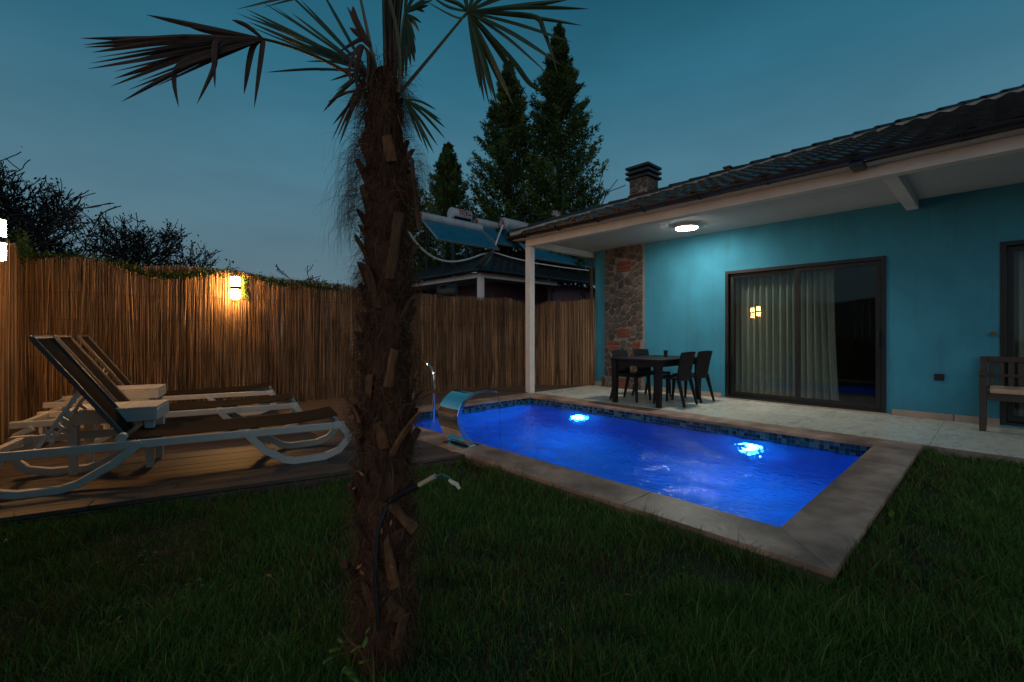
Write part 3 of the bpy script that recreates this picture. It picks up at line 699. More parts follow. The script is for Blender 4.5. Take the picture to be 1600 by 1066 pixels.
# ------------------------------------------------------------------ reed fences
def interp(tab, x):
    xs = [a for a,_ in tab]; ys = [b for _,b in tab]
    return float(np.interp(x, xs, ys))
def reed_layer(path_fn, s0, s1, top_fn, spacing, zb, depth, seed, lean=.02, segs=3, fat=1.0):
    r = np.random.default_rng(seed); n = int((s1-s0)/spacing)
    V, F, K = [], [], []
    pal = np.array([(.33,.195,.105),(.26,.15,.08),(.40,.26,.15),(.17,.10,.055),(.30,.18,.095),(.13,.08,.05),(.35,.22,.12),(.30,.19,.10)])
    b = 0
    for i in range(n):
        s = s0+(i+r.uniform(-.4,.4))*spacing; p, t, nn = path_fn(s)
        rad = r.uniform(.0026,.0055)*fat; top = top_fn(s)+r.normal(0,.012)+(r.uniform(0,.05) if r.random() < .06 else 0)
        ln = r.normal(0, lean); dd = r.uniform(0, depth); bow = r.normal(0,.008)
        c = pal[r.integers(len(pal))]*r.uniform(.6,1.25)*max(.3, 1.25+.35*noise.noise(Vector((s*6, seed, 0)))+.65*noise.noise(Vector((s*150, seed, 4)))); dd_ = .016*noise.noise(Vector((s*110, seed, 9)))
        roll = .55+.45*min(1, abs(((s+.35) % 1.32)-.66)/.5) if False else 1
        for j in range(segs+1):
            u = j/segs; z = zb+(top-zb)*u; o = ln*(u-.5)*(top-zb)*.5
            q = p+t*(o+bow*math.sin(u*3.1))+nn*(dd+dd_+.004*math.sin(u*5+i))
            rr = rad*(1-.25*u)
            for a in (0, 2.1, 4.2):
                V.append((q.x+t.x*rr*math.cos(a)+nn.x*rr*math.sin(a), q.y+t.y*rr*math.cos(a)+nn.y*rr*math.sin(a), z)); K.append(c*max(.3, 1+1.3*noise.noise(Vector((s*90, z*2.6, seed)))+.4*noise.noise(Vector((s*3, z*1.5, seed)))))
        for j in range(segs):
            for k in range(3): F.append((b+j*3+k, b+j*3+(k+1)%3, b+(j+1)*3+(k+1)%3, b+(j+1)*3+k))
        b += 3*(segs+1)
    return npmesh('reed_screen', V, F, np.array(K))
def leaf_mass(pts, n, spread, size, pal, seed, droop=0):
    """small leaves scattered round a path of points"""
    r = np.random.default_rng(seed); pts = np.array(pts, float); m = len(pts)
    i = r.integers(0, m-1, n); t = r.random((n,1)); c = pts[i]*(1-t)+pts[i+1]*t + r.normal(0, 1, (n,3))*np.array(spread)
    d1 = r.normal(0,1,(n,3)); d1 /= np.linalg.norm(d1,axis=1,keepdims=True); d2 = np.cross(d1, r.normal(0,1,(n,3))); d2 /= np.linalg.norm(d2,axis=1,keepdims=True)
    s = size*r.uniform(.6,1.3,(n,1))
    v = np.stack([c-d1*s, c+d2*s*.45, c+d1*s, c-d2*s*.45],1).reshape(-1,3)
    f = np.arange(4*n).reshape(-1,4)
    pal = np.array(pal); k = np.repeat(pal[r.integers(0,len(pal),n)]*r.uniform(.6,1.3,(n,1)),4,axis=0)
    return npmesh('leaves', v, f, k)
IVY = [(.035,.085,.018),(.05,.11,.02),(.025,.06,.015),(.07,.13,.03)]
def fences():
    fx = lambda s: (Vector((s, fence_y(s), 0)), Vector((.976,-.215,0)), Vector((-.215,-.976,0)))
    front = [(-.7,2.16),(-.62,2.24),(-.5,2.15),(-.3,2.2),(-.05,2.23),(.2,2.19),(.54,2.02),(.85,1.965),(1.12,2.01),(1.4,2.06),(1.6,2.15),(1.85,2.15),(2.05,2.06),(2.25,1.96),(2.45,1.955),(2.62,1.99),(2.9,1.94),(3.15,1.92),(3.4,1.94),(3.8,1.88),(4.2,1.93),(4.9,1.94),(5.3,1.90),(5.77,1.93),(6.3,1.91),(6.75,1.93),(6.95,1.88),(7.2,1.82),(7.4,1.80),(7.7,1.82)]
    back = [(-.7,2.2),(0,2.2),(.6,2.15),(1.0,2.2),(1.7,2.18),(2.3,2.10),(2.7,2.08),(3.4,2.05),(4,1.9),(5,1.82),(7.7,1.72)]
    t = thing('reed_fence', 'tall brown reed fence running behind the loungers and the pool', 'fence', (3.4, fence_y(3.4), GZ))
    tag(obj('reed_screen', reed_layer(fx, -.68, 7.56, lambda s: interp(front, s), .0052, GZ, .03, 11, .035, 7), M['reed'], t), kind='stuff')
    fb = lambda s: (Vector((s, fence_y(s)+.07, 0)), Vector((.976,-.215,0)), Vector((-.215,-.976,0)))
    tag(obj('reed_screen', reed_layer(fb, -.68, 7.56, lambda s: interp(back, s), .0048, GZ, .03, 12, .008, 3, 1.7), M['reed'], t), kind='stuff')
    fm = lambda s: (Vector((s, fence_y(s)+.03, 0)), Vector((.976,-.215,0)), Vector((-.215,-.976,0)))
    tag(obj('reed_screen', reed_layer(fm, -.68, 7.56, lambda s: interp(front, s)-.05, .0052, GZ, .02, 15, .006, 2, 1.7), M['reed'], t), kind='stuff')
    w = MB()
    for z in (.35, .85, 1.35, 1.72):
        w.tube([fx(s)[0]+Vector((-.215,-.976,0))*.034+UP*(z+.012*math.sin(s*5+z)) for s in np.linspace(-.68,7.55,60)], .0016, 4)
    obj('binding_wire', w, M['wire'], t)
    for s in (.15,1.74,3.4,5.2,7.0): obj('fence_post', MB().tube([fx(s)[0]+Vector((.21,.97,0))*.13+UP*GZ, fx(s)[0]+Vector((.21,.97,0))*.13+UP*1.75], .035, 8), M['branch'], t)
    tag(obj('leaf_garland', leaf_mass([(x, fence_y(x)+.035, z-.02) for x,z in ((-.62,2.24),(-.5,2.2),(-.35,2.22),(-.1,2.24),(.3,2.18),(.55,2.08),(.85,2.05),(1.1,2.07),(1.4,2.12),(1.7,2.12),(2.0,2.09),(2.3,2.02),(2.5,2.0),(2.8,2.0),(3.1,1.97),(3.5,1.95))], 6500, (.05,.022,.045), .022, IVY, 5), M['ivy'], t), kind='stuff')
    tag(obj('leaf_garland', leaf_mass([(1.86, fence_y(1.86)-.06, 2.07),(1.88, fence_y(1.88)-.06, 1.72)], 260, (.022,.015,.02), .02, IVY, 6), M['ivy'], t), kind='stuff')
    tag(obj('leaf_garland', leaf_mass([(-.64, 8.85, 2.42),(-.62, 8.6, 2.30),(-.62,8.9,2.2)], 500, (.04,.14,.08), .022, IVY, 8), M['ivy'], t), kind='stuff')
    tag(obj('leaf_garland', leaf_mass([(x, fence_y(x)+.06, z) for x,z in ((5.15,1.93),(5.5,1.88))], 260, (.03,.03,.015), .02, IVY, 7), M['ivy'], t), kind='stuff')
    t = thing('reed_fence', 'reed fence at the left picture edge beside the lounger heads', 'fence', (-.68, 5.5, GZ))
    fl = lambda s: (Vector((-.70, s, 0)), Vector((0,1,0)), Vector((1,0,0)))
    tag(obj('reed_screen', reed_layer(fl, 2.0, 8.95, lambda s: 2.22+.05*math.sin(s*3.1), .0050, GZ, .03, 13, .012, 3, 1.5), M['reed'], t), kind='stuff')
    t = thing('reed_fence', 'short end of reed fence between the white post and house corner', 'fence', (7.9, 6.7, GZ))
    a, b = Vector((7.55, fence_y(7.55), 0)), Vector((8.28, 6.17, 0)); d = (b-a).normalized(); nn = Vector((d.y, -d.x, 0)); nn = nn if nn.x < 0 else -nn
    top = [(0,1.80),(.1,1.87),(.35,1.88),(.6,1.86),(.85,1.90),(1.3,1.93)]
    tag(obj('reed_screen', reed_layer(lambda s: (a+d*s, d, nn), 0, (b-a).length, lambda s: interp(top, s), .0038, GZ, .03, 14, .012, 3, 1.3), M['reed'], t), kind='stuff')
    obj('fence_post', MB().box(8.255,8.30,6.235,6.275,GZ,2.86), M['stone_red'], t)
fences()
def fence_lamp(loc, rz, label, k=1.0):
    t = thing('wall_lamp', label, 'lamp', loc, rz, 'lit lamps on the reed fence')
    # local: the lamp stands off the fence along -y
    obj('back_plate', MB().box(-.035,.035,.0,.012,-.2*k,.23*k), M['stub'], t, local=True)
    obj('band', MB().lathe([(.070,-.026),(.072,-.022),(.072,.022),(.070,.026)], 20, (0,-.085,0)).box(-.02,.02,-.03,-.001,-.018,.018), M['blackpl'], t, local=True, sm=True)
    for z0, z1 in ((.027*k,.17*k),(-.17*k,-.027*k)):
        obj('diffuser', MB().lathe([(.055,z0),(.062,z0+.006),(.062,z1-.006),(.055,z1)], 20, (0,-.085,0)), M['lampglow'], t, local=True, sm=True)
    obj('lamp_cap', MB().lathe([(.066,.171*k),(.066,.186*k),(.03,.196*k)], 20, (0,-.085,0)), M['blackpl'], t, local=True, sm=True)
    return t
fence_lamp((1.735, fence_y(1.735)-.055, 1.885), math.atan2(-.215,.976), 'lit lamp hanging alone on the middle of the back fence')
fence_lamp((-.66, 5.85, 1.955), R(90), 'big lit lamp cut off by the left picture edge')

# ------------------------------------------------------------------ sun loungers and their side tables
def make_lounger(loc, rz, label, up=R(56)):
    # local: +x towards the foot, y across, head end at x = 0, length 2.4
    t = thing('sun_lounger', label, 'sun lounger', loc, rz, 'white sun loungers on the deck')
    Lg, W, zr = 2.42, .62, .30
    fr = MB()
    for s in (-1,1): fr.bar([(.06,s*W/2,zr),(Lg-.10,s*W/2,zr)], .032, .062)
    fr.bar([(.07,-W/2+.02,zr),(.07,W/2-.02,zr)], .05, .05); fr.bar([(.86,-W/2+.02,zr-.012),(.86,W/2-.02,zr-.012)], .035, .03)
    obj('frame', fr, M['lounger'], t, local=True, bev=.006)
    for s in (-1,1):
        ends = MB(); ends.hexa([(Lg-.10,s*W/2-.018,zr-.034),(Lg-.005,s*W/2-.018,zr-.03),(Lg-.005,s*W/2+.018,zr-.03),(Lg-.10,s*W/2+.018,zr-.034)], [(Lg-.10,s*W/2-.018,zr+.034),(Lg,s*W/2-.018,zr+.034),(Lg,s*W/2+.018,zr+.034),(Lg-.10,s*W/2+.018,zr+.034)])
        obj('end_cap', ends, M['lounger'], t, local=True, bev=.01)
        obj('end_cap', MB().box(0,.14,s*W/2-.03,s*W/2+.03,zr-.034,zr+.036), M['lounger'], t, local=True, bev=.01)
    obj('end_rail', MB().bar([(Lg-.05,-W/2+.019,zr+.005),(Lg-.05,W/2-.019,zr+.005)], .045, .05), M['lounger'], t, local=True, bev=.01)
    for s in (-1,1):                                  # swept skid legs, front and rear
        y = s*(W/2+.003)
        obj('leg', MB().bar([(Lg-.03,y,zr+.0),(Lg+.035,y,zr-.10),(Lg+.03,y,.17),(Lg-.05,y,.075),(Lg-.17,y,.03),(Lg-.42,y,.022),(Lg-.50,y,.045),(Lg-.66,y,.15),(Lg-.80,y,zr+.015)], .058, .05, (0,1,.001)), M['lounger'], t, local=True, bev=.008)
        obj('leg', MB().bar([(.16,y,zr-.03),(.04,y,.2),(.04,y,.13),(.10,y,.06),(.24,y,.026),(.46,y,.022),(.56,y,.05),(.76,y,.17),(.93,y,zr+.015)], .058, .05, (0,1,.001)), M['lounger'], t, local=True, bev=.008)
    # sling seat, sagging a little
    def sling(fn, n=16, w=W-.05):
        vs = []
        for i in range(n+1):
            for j in range(7):
                vs.append(fn(i/n, (j/6-.5)*w, 1-(2*j/6-1)**2))
        m = 7; k = len(vs)
        vs += [(x,y,z-.006) for x,y,z in vs]
        fs = [(i*m+j,(i+1)*m+j,(i+1)*m+j+1,i*m+j+1) for i in range(n) for j in range(m-1)]
        fs += [tuple(reversed([q+k for q in f])) for f in fs]
        return MB().add(vs, fs)
    obj('sling_seat', sling(lambda u,y,b: (.83+u*(Lg-.88), y, zr+.045+.05*u**6-.02*b*math.sin(math.pi*u))), M['sling'], t, local=True, sm=True)
    ca, sa = math.cos(up), math.sin(up); BL = .92; px_, pz = .79, zr+.06
    obj('sling_back', sling(lambda u,y,b: (px_-ca*BL*u-sa*.018*b*math.sin(math.pi*u)*-1, y, pz+sa*BL*u), 12, W-.25), M['sling'], t, local=True, sm=True)
    bk = MB()
    for s in (-1,1): bk.bar([(px_,s*(W/2-.125),pz),(px_-ca*BL,s*(W/2-.125),pz+sa*BL)], .018, .034, (sa,0,ca))
    bk.bar([(px_-ca*BL,-W/2+.115,pz+sa*BL),(px_-ca*BL,W/2-.115,pz+sa*BL)], .026, .026, (sa,0,ca))
    obj('back_frame', bk, M['alu'], t, local=True, bev=.006)
    for s in (-1,1):
        hj = MB(); hj.tube([(px_+.01,s*(W/2-.075),zr+.055),(px_+.01,s*(W/2-.012),zr+.055)], .034, 14)
        obj('hinge', hj, M['lounger'], t, local=True, sm=True)
    # notched prop behind the backrest
    m = .50; top = Vector((px_-ca*BL*m, 0, pz+sa*BL*m)); foot = Vector((.28, 0, zr-.03))
    for s in (-1,1):
        y = s*(W/2-.15); pr = MB(); a, b = top+Vector((0,y,-.02)), foot+Vector((0,y,0)); pr.bar([a,b], .022, .035, (0,1,0))
        dd = (b-a).normalized(); nn = Vector((-dd.z,0,dd.x))
        for q in range(5): pr.bar([a+dd*(.16+q*.055)-nn*.012, a+dd*(.16+q*.055)+nn*.05+dd*.02, a+dd*(.185+q*.055)+nn*.055], .022, .018, (0,1,0))
        obj('prop', pr, M['lounger'] if s < 0 else M['lounger'], t, local=True, bev=.003)
    return t
LA = -math.atan(.235)
ex = Vector((math.cos(LA), math.sin(LA), 0)); en = Vector((-math.sin(LA), math.cos(LA), 0))
def place(foot_near):                  # head-end centre from the near foot corner
    return Vector((*foot_near, 0)) - ex*2.42 + en*.31
l0 = make_lounger(place((1.76,4.19)), LA, 'white sun lounger nearest the lawn, its legs in full view')
for fn, lab in (((1.83,5.69), 'white sun lounger standing between the two white side tables'), ((1.97,7.20), 'white sun lounger closest to the reed fence')):
    copy_tree(l0, place(fn), LA, lab)
def make_side_table(loc, rz, label):
    t = thing('side_table', label, 'side table', loc, rz, 'white side tables between the loungers')
    w, d, h = .62, .45, .53
    for k in range(6):
        a = -w/2+k*w/6
        obj('slat', MB().box(a+.002,a+w/6-.002,-d/2,d/2,h-.022,h), M['lounger'], t, local=True, bev=.003, seg=1)
    obj('apron', MB().box(-w/2,w/2,-d/2,-d/2+.02,h-.12,h-.023).box(-w/2,w/2,d/2-.02,d/2,h-.12,h-.023).box(-w/2,-w/2+.02,-d/2+.02,d/2-.02,h-.12,h-.023).box(w/2-.02,w/2,-d/2+.02,d/2-.02,h-.12,h-.023), M['lounger'], t, local=True, bev=.004)
    for sx in (-1,1):
        for sy in (-1,1):
            x, y = sx*(w/2-.06), sy*(d/2-.055)
            obj('leg', MB().hexa([(x-.024,y-.024,0),(x+.024,y-.024,0),(x+.024,y+.024,0),(x-.024,y+.024,0)], [(x-.034,y-.034,h-.121),(x+.034,y-.034,h-.121),(x+.034,y+.034,h-.121),(x-.034,y+.034,h-.121)]), M['lounger'], t, local=True, bev=.004)
    return t
s0 = make_side_table(Vector((.455,4.96,0))-ex*.31+en*.225, LA-.06, 'white slatted side table between the two loungers nearest the lawn')
copy_tree(s0, Vector((.61,6.66,0))-ex*.31+en*.225, LA-.03, 'white slatted side table between the two loungers nearest the fence')

# ------------------------------------------------------------------ steel water blade and pool ladder
def water_blade():
    t = thing('waterfall_spout', 'curved polished steel waterfall spout on the pool edge', 'waterfall spout', (2.75, 3.85, 0))
    prof = [(2.845,.002),(2.80,.035),(2.765,.09),(2.725,.16),(2.695,.23),(2.685,.30),(2.70,.38),(2.745,.455),(2.82,.515),(2.91,.548),(3.02,.558),(3.12,.553),(3.225,.528)]
    from mathutils import geometry
    fine = []
    pv = [Vector((a,b)) for a,b in prof]
    for i in range(len(pv)-1):
        p0, p1, p2, p3 = pv[max(i-1,0)], pv[i], pv[i+1], pv[min(i+2,len(pv)-1)]
        for k in range(5):
            u = k/5; fine.append(.5*((2*p1)+(p2-p0)*u+(2*p0-5*p1+4*p2-p3)*u*u+(3*p1-p0-3*p2+p3)*u**3))
    fine.append(pv[-1]); n = len(fine)
    y0, y1 = 3.68, 4.02; g = MB(); vs = []
    for i, p in enumerate(fine):
        tt = (fine[min(i+1,n-1)]-fine[max(i-1,0)]).normalized(); nn = Vector((tt.y, -tt.x))     # towards the inside of the curve
        th = .070*(1-i/(n-1))+.012
        q = p+nn*th if i > 3 else Vector((p.x+.09, p.y))
        vs += [(p.x,y0,p.y),(p.x,y1,p.y),(q.x,y1,q.y),(q.x,y0,q.y)]
    fs = [(i*4+k,(i+1)*4+k,(i+1)*4+(k+1)%4,i*4+(k+1)%4) for i in range(n-1) for k in range(4)]+[(0,1,2,3),tuple((n-1)*4+k for k in (3,2,1,0))]
    o = obj('steel_shell', g.add(vs, fs), M['steel'], t); smooth(o, 35); bevel(o, .003)
    obj('base_plate', MB().box(2.735,2.975,3.655,4.045,.001,.006), M['steel'], t)
    g = MB(); vs = []; m = 22
    for i in range(m+1):
        u = i/m; x = 3.225+.10*math.sqrt(u); z = .525-(.525-WZ)*u
        for j in range(9):
            w = j/8-.5; yy = 3.85+w*(.30-.10*u)+.004*math.sin(u*19+j*2.2)
            vs.append((x+.006*math.sin(j*2.3+u*9), yy, z))
    g.add(vs, [(i*9+j,i*9+j+1,(i+1)*9+j+1,(i+1)*9+j) for i in range(m) for j in range(8)])
    o = obj('water_sheet', g, M['sheet'], sm=True); tag(o, 'thin clear sheet of water falling from the steel spout', 'falling water')
    for s in (-1,1):
        pts = [(3.225+.10*math.sqrt(u), 3.85+s*.5*(.30-.10*u), .525-(.525-WZ)*u) for u in np.linspace(0,1,16)]
        obj('water_rim', MB().tube(pts, [.0035+.002*math.sin(i*1.9+s) for i in range(16)], 6), M['sheet'], o)
water_blade()
def ladder():
    t = thing('pool_ladder', 'curved steel handrail ladder at the far end of the pool behind the palm', 'pool ladder', (3.6, 6.05, 0))
    for x in (3.84, 3.36):
        pts = [(x,5.86,-.9),(x,5.86,.30)]+[(x, 5.86+.24*(1-math.cos(a)), .46+.24*math.sin(a)) for a in np.linspace(0, math.pi*.62, 9)]+[(x,6.40,.50),(x,6.46,.30),(x,6.47,.0)]
        obj('handrail', MB().tube(pts, .021, 12), M['steel'], t, sm=True)
    for z in (-.25,-.5,-.75): obj('step', MB().box(3.38,3.82,5.83,5.90,z,z+.025), M['steel'], t, bev=.004)
ladder()

# ------------------------------------------------------------------ dining set and bench
def dining_table():
    t = thing('dining_table', 'dark rattan dining table in front of the stone strip', 'table', (7.15, 4.02, 0))
    obj('table_top', MB().box(6.42,7.92,3.56,4.48,.715,.75), M['rattan'], t, bev=.006)
    obj('apron', MB().box(6.47,7.87,3.60,3.63,.63,.714).box(6.47,7.87,4.41,4.44,.63,.714).box(6.47,6.50,3.63,4.41,.63,.714).box(7.84,7.87,3.63,4.41,.63,.714), M['rattan'], t)
    for x in (6.49,7.84):
        for y in (3.615,4.415):
            obj('leg', MB().hexa([(x-.036,y-.036,.001),(x+.036,y-.036,.001),(x+.036,y+.036,.001),(x-.036,y+.036,.001)], [(x-.05,y-.05,.713),(x+.05,y-.05,.713),(x+.05,y+.05,.713),(x-.05,y+.05,.713)]), M['rattan'], t, bev=.008)
    c = obj('cup', MB().lathe([(.028,.751),(.036,.86),(.037,.865),(.033,.862),(.026,.76)], 20, (7.38,3.98,0)), M['cup'], sm=True)
    tag(c, 'small dark cup standing on the dining table', 'cup')
dining_table()
def make_chair(loc, rz, label):
    # local: faces +y, the back at y = -.23
    t = thing('dining_chair', label, 'chair', loc, rz, 'dark chairs round the dining table')
    obj('seat', MB().box(-.225,.225,-.22,.23,.42,.46), M['rattan'], t, local=True, bev=.012)
    g = MB(); n = 8; vs = []
    for j in range(6):
        z = .40+.47*j/5
        for i in range(n+1):
            u = i/n*2-1; w = .215+.018*j/5
            vs.append((u*w, -.225-.085*(j/5)**1.3+.035*u*u, z-.012*u*u*(j == 5)))
    m = n+1; k = len(vs); vs += [(x*.99,y+.026,z) for x,y,z in vs]
    fs = [(j*m+i,j*m+i+1,(j+1)*m+i+1,(j+1)*m+i) for j in range(5) for i in range(n)]; fs += [tuple(reversed([q+k for q in f])) for f in fs]
    fs += [(5*m+i,5*m+i+1,k+5*m+i+1,k+5*m+i) for i in range(n)]+[(i+1,i,k+i,k+i+1) for i in range(n)]
    for i in (0, n): fs += [((j+1)*m+i,j*m+i,k+j*m+i,k+(j+1)*m+i) if i else (j*m+i,(j+1)*m+i,k+(j+1)*m+i,k+j*m+i) for j in range(5)]
    obj('backrest', g.add(vs, fs), M['rattan'], t, local=True, bev=.006)
    for sx in (-1,1):
        for y0, y1 in ((-.195,-.30),(.195,.225)):
            x = sx*.195; xb = sx*.215
            obj('leg', MB().hexa([(xb-.015,y1-.015,.001),(xb+.015,y1-.015,.001),(xb+.015,y1+.015,.001),(xb-.015,y1+.015,.001)], [(x-.026,y0-.026,.419),(x+.026,y0-.026,.419),(x+.026,y0+.026,.419),(x-.026,y0+.026,.419)]), M['rattan'], t, local=True, bev=.004)
    return t
c0 = make_chair((7.03,3.66,0), 0, 'dark chair with its back to the pool, nearer the pool edge')
copy_tree(c0, (7.66,3.66,0), R(-3), 'dark chair with its back towards the sliding door, nearer the wall')
copy_tree(c0, (6.92,4.36,0), R(180), 'dark chair across the table, on the stone strip side next to the pool')
copy_tree(c0, (7.62,4.36,0), R(178), 'dark chair across the table, tucked in nearest the stone strip')
def bench():
    t = thing('garden_bench', 'dark wooden slatted bench with a beige cushion by the right door', 'bench', (8.0, -.5, 0))
    y0, y1, xf, xb = -1.35, .17, 7.74, 8.24
    for y in (y0+.03, y1-.03):
        obj('leg', MB().box(xf,xf+.06,y-.03,y+.03,.001,.655), M['benchwood'], t, bev=.004)
        obj('leg', MB().hexa([(xb-.06,y-.03,.001),(xb,y-.03,.001),(xb,y+.03,.001),(xb-.06,y+.03,.001)], [(xb-.0,y-.03,.87),(xb+.045,y-.03,.87),(xb+.045,y+.03,.87),(xb-.0,y+.03,.87)]), M['benchwood'], t, bev=.004)
        obj('armrest', MB().box(xf-.03,xb-.01,y-.035,y+.035,.656,.69), M['benchwood'], t, bev=.006)
        obj('brace', MB().bar([(xf+.03,y,.30),(xf+.16,y,.40)], .03, .03), M['benchwood'], t)
    obj('seat_rail', MB().box(xf+.01,xf+.04,y0+.06,y1-.06,.37,.43).box(xb-.06,xb-.03,y0+.06,y1-.06,.37,.43), M['benchwood'], t, bev=.003)
    for k in range(5): obj('slat', MB().box(xf+.005+k*.095,xf+.085+k*.095,y0+.06,y1-.06,.431,.45), M['benchwood'], t, bev=.003, seg=1)
    obj('back_rail', MB().box(xb+.005,xb+.035,y0+.06,y1-.06,.80,.87), M['benchwood'], t, bev=.006); obj('back_rail', MB().box(xb-.015,xb+.015,y0+.06,y1-.06,.62,.655), M['benchwood'], t, bev=.003)
    obj('back_rail', MB().box(xb-.03,xb-.002,y0+.06,y1-.06,.47,.51), M['benchwood'], t, bev=.003)
    k = 0; y = y1-.10
    while y > y0+.1:
        obj('slat', MB().hexa([(xb-.022,y-.025,.511),(xb-.006,y-.025,.511),(xb-.006,y+.025,.511),(xb-.022,y+.025,.511)], [(xb+.012,y-.025,.799),(xb+.028,y-.025,.799),(xb+.028,y+.025,.799),(xb+.012,y+.025,.799)]), M['benchwood'], t, bev=.002, seg=1); y -= .082
    g = MB(); n = 16; vs = []
    q = obj('cushion', MB().box(xf+.0,xb-.04,y0+.08,y1-.085,.452,.515), M['cushion'], bev=.022, seg=4); smooth(q, 80)
    tag(q, 'flat beige seat cushion on the dark bench', 'cushion')
bench()

# ------------------------------------------------------------------ palm
PB = Vector((.815, 1.585, GZ)); PD = 1.715
def palm():
    t = thing('palm_tree', 'shaggy fan palm with a fibrous trunk in the middle of the lawn', 'palm tree', PB)
    tr = lambda z: float(np.interp(z, (0,.75,1.2,1.7,1.93,2.05,2.2), (.080,.078,.066,.062,.052,.044,.032)))
    ax = lambda z: Vector((PB.x+.012*math.sin(z*1.7), PB.y+.01*math.sin(z*2.3+1), z))
    g = MB(); n = 40; m = 90; vs = []
    for i in range(m+1):
        z = GZ-.03+(2.16-GZ)*i/m; c = ax(z)
        for k in range(n):
            th = 2*math.pi*k/n; v = Vector((math.cos(th), math.sin(th), 0))
            r = tr(z)*(1+.16*noise.noise(v*1.6+Vector((0,0,z*5)))+.12*noise.noise(v*4+Vector((0,0,z*11))))+.014*abs(math.sin(z*16+th*1.0))
            vs.append(c+v*r)
    g.add(vs, [(i*n+k,i*n+(k+1)%n,(i+1)*n+(k+1)%n,(i+1)*n+k) for i in range(m) for k in range(n)])
    obj('trunk', g, M['bark'], t, sm=True)
    # fibre
    r = np.random.default_rng(21); V, F, K = [], [], []; b = 0
    pal = np.array([(.13,.056,.030),(.08,.034,.018),(.19,.092,.05),(.045,.022,.013),(.28,.155,.085)])
    camd = -(FW.xy).normalized()
    def strand(p, d, l, sag, w, c, seg=5):
        nonlocal b
        side = d.cross(Vector((r.normal(),r.normal(),r.normal()))).normalized(); q = p.copy(); v = d.normalized()
        for i in range(seg+1):
            ww = w*(1-.75*i/seg); V.extend([tuple(q-side*ww), tuple(q+side*ww)]); K.extend([c, c])
            v = (v+Vector((r.normal()*.20, r.normal()*.20, -sag/seg+r.normal()*.12))).normalized(); q = q+v*(l/seg)
        for i in range(seg): F.append((b+2*i,b+2*i+1,b+2*i+3,b+2*i+2))
        b += 2*(seg+1)
    N_ = 21000
    for i in range(N_):
        z = r.uniform(-.05, 2.14); th = r.uniform(0, 2*math.pi)
        d = Vector((math.cos(th), math.sin(th), 0)); tang = Vector((-d.y, d.x, 0)); p = ax(z)+d*(tr(z)*r.uniform(.95,1.14))
        kind = r.random(); c = pal[r.integers(5)]*r.uniform(.55,1.2)
        if kind < .62: strand(p, tang*r.normal()*.9+UP*r.normal()*.9+d*r.uniform(.0,.35), r.uniform(.04,.13), r.uniform(.3,1.6), r.uniform(.0005,.0012), c, 4)
        elif kind < .93: strand(p, d*r.uniform(.4,1)+tang*r.normal()*.5+UP*r.uniform(-.4,.8), r.uniform(.05,.12), r.uniform(1.5,3.5), r.uniform(.0004,.0009), c, 6)
        else: strand(p, d+tang*r.normal()*.4+UP*r.uniform(-.1,.5), r.uniform(.10,.22), r.uniform(2,4.5), r.uniform(.0004,.0008), c, 7)
    # long beards: hanging tufts on the left and right of the upper trunk and round the crown
    for cx_, cy_, nb, ln, sx in ((560,235,150,.36,-1),(552,290,130,.32,-1),(548,330,90,.30,-1),(655,255,110,.26,1),(650,300,90,.22,1),(560,430,110,.18,-1),(648,450,110,.18,1),(550,560,80,.16,-1),(655,560,100,.14,1),(652,590,60,.2,1),(548,650,90,.14,-1),(560,165,90,.13,-1),(640,170,110,.14,1),(552,800,60,.1,-1),(655,820,60,.1,1)):
        for i in range(int(nb*1.7)):
            p = P(cx_-sx*6+r.normal()*6, cy_+r.normal()*16, PD+r.normal()*.05); strand(p, RT*sx*r.uniform(.25,1.1)+UP*r.uniform(-.1,.7)+FW*r.normal()*.4, ln*r.uniform(.3,.85), r.uniform(3,8), r.uniform(.0004,.0008), pal[r.integers(5)]*r.uniform(.5,1.1), 9)
    for i in range(700):                                 # nest of fibre at the crown
        th = r.uniform(0, 2*math.pi); d = Vector((math.cos(th), math.sin(th), 0)); z = r.uniform(1.95,2.16)
        strand(ax(z)+d*.065, d*r.uniform(.3,1)+UP*r.normal()*.6+Vector((-d.y,d.x,0))*r.normal()*.8, r.uniform(.07,.16), r.uniform(.5,3), r.uniform(.0005,.0011), pal[r.integers(5)]*r.uniform(.6,1.2), 6)
    tag(obj('trunk_fibre', npmesh('trunk_fibre', V, F, np.array(K)), M['fibre'], t), kind='stuff')
    # cut leaf bases
    def stub(base, tip, w0, w1, th, bend=0, mat=None):
        base, tip = Vector(base), Vector(tip); d = (tip-base); l = d.length; d.normalize()
        out = Vector(((base+tip)/2-ax(((base+tip)/2).z))); out.z = 0; out = (out-d*out.dot(d)).normalized(); s = d.cross(out)
        vs = []; m_ = 6
        for i in range(m_+1):
            u = i/m_; w = (w0*(1-u)+w1*u)*(1+.08*math.sin(u*9+l*50)); c = base+d*l*u+out*(bend*u*u)
            cut = .0 if i < m_ else random.uniform(-.012,.012)
            for k in range(6):
                a = 2*math.pi*k/6; vs.append(c+s*(w/2*math.cos(a))+out*(th/2*math.sin(a)*(1-.3*u))+d*(cut*math.cos(a)))
        obj('leaf_base', MB().add(vs, [(i*6+k,i*6+(k+1)%6,(i+1)*6+(k+1)%6,(i+1)*6+k) for i in range(m_) for k in range(6)]+[tuple(reversed(range(6))), tuple(range(m_*6,m_*6+6))]), mat or M['stub'], t)
    near = PD-.092
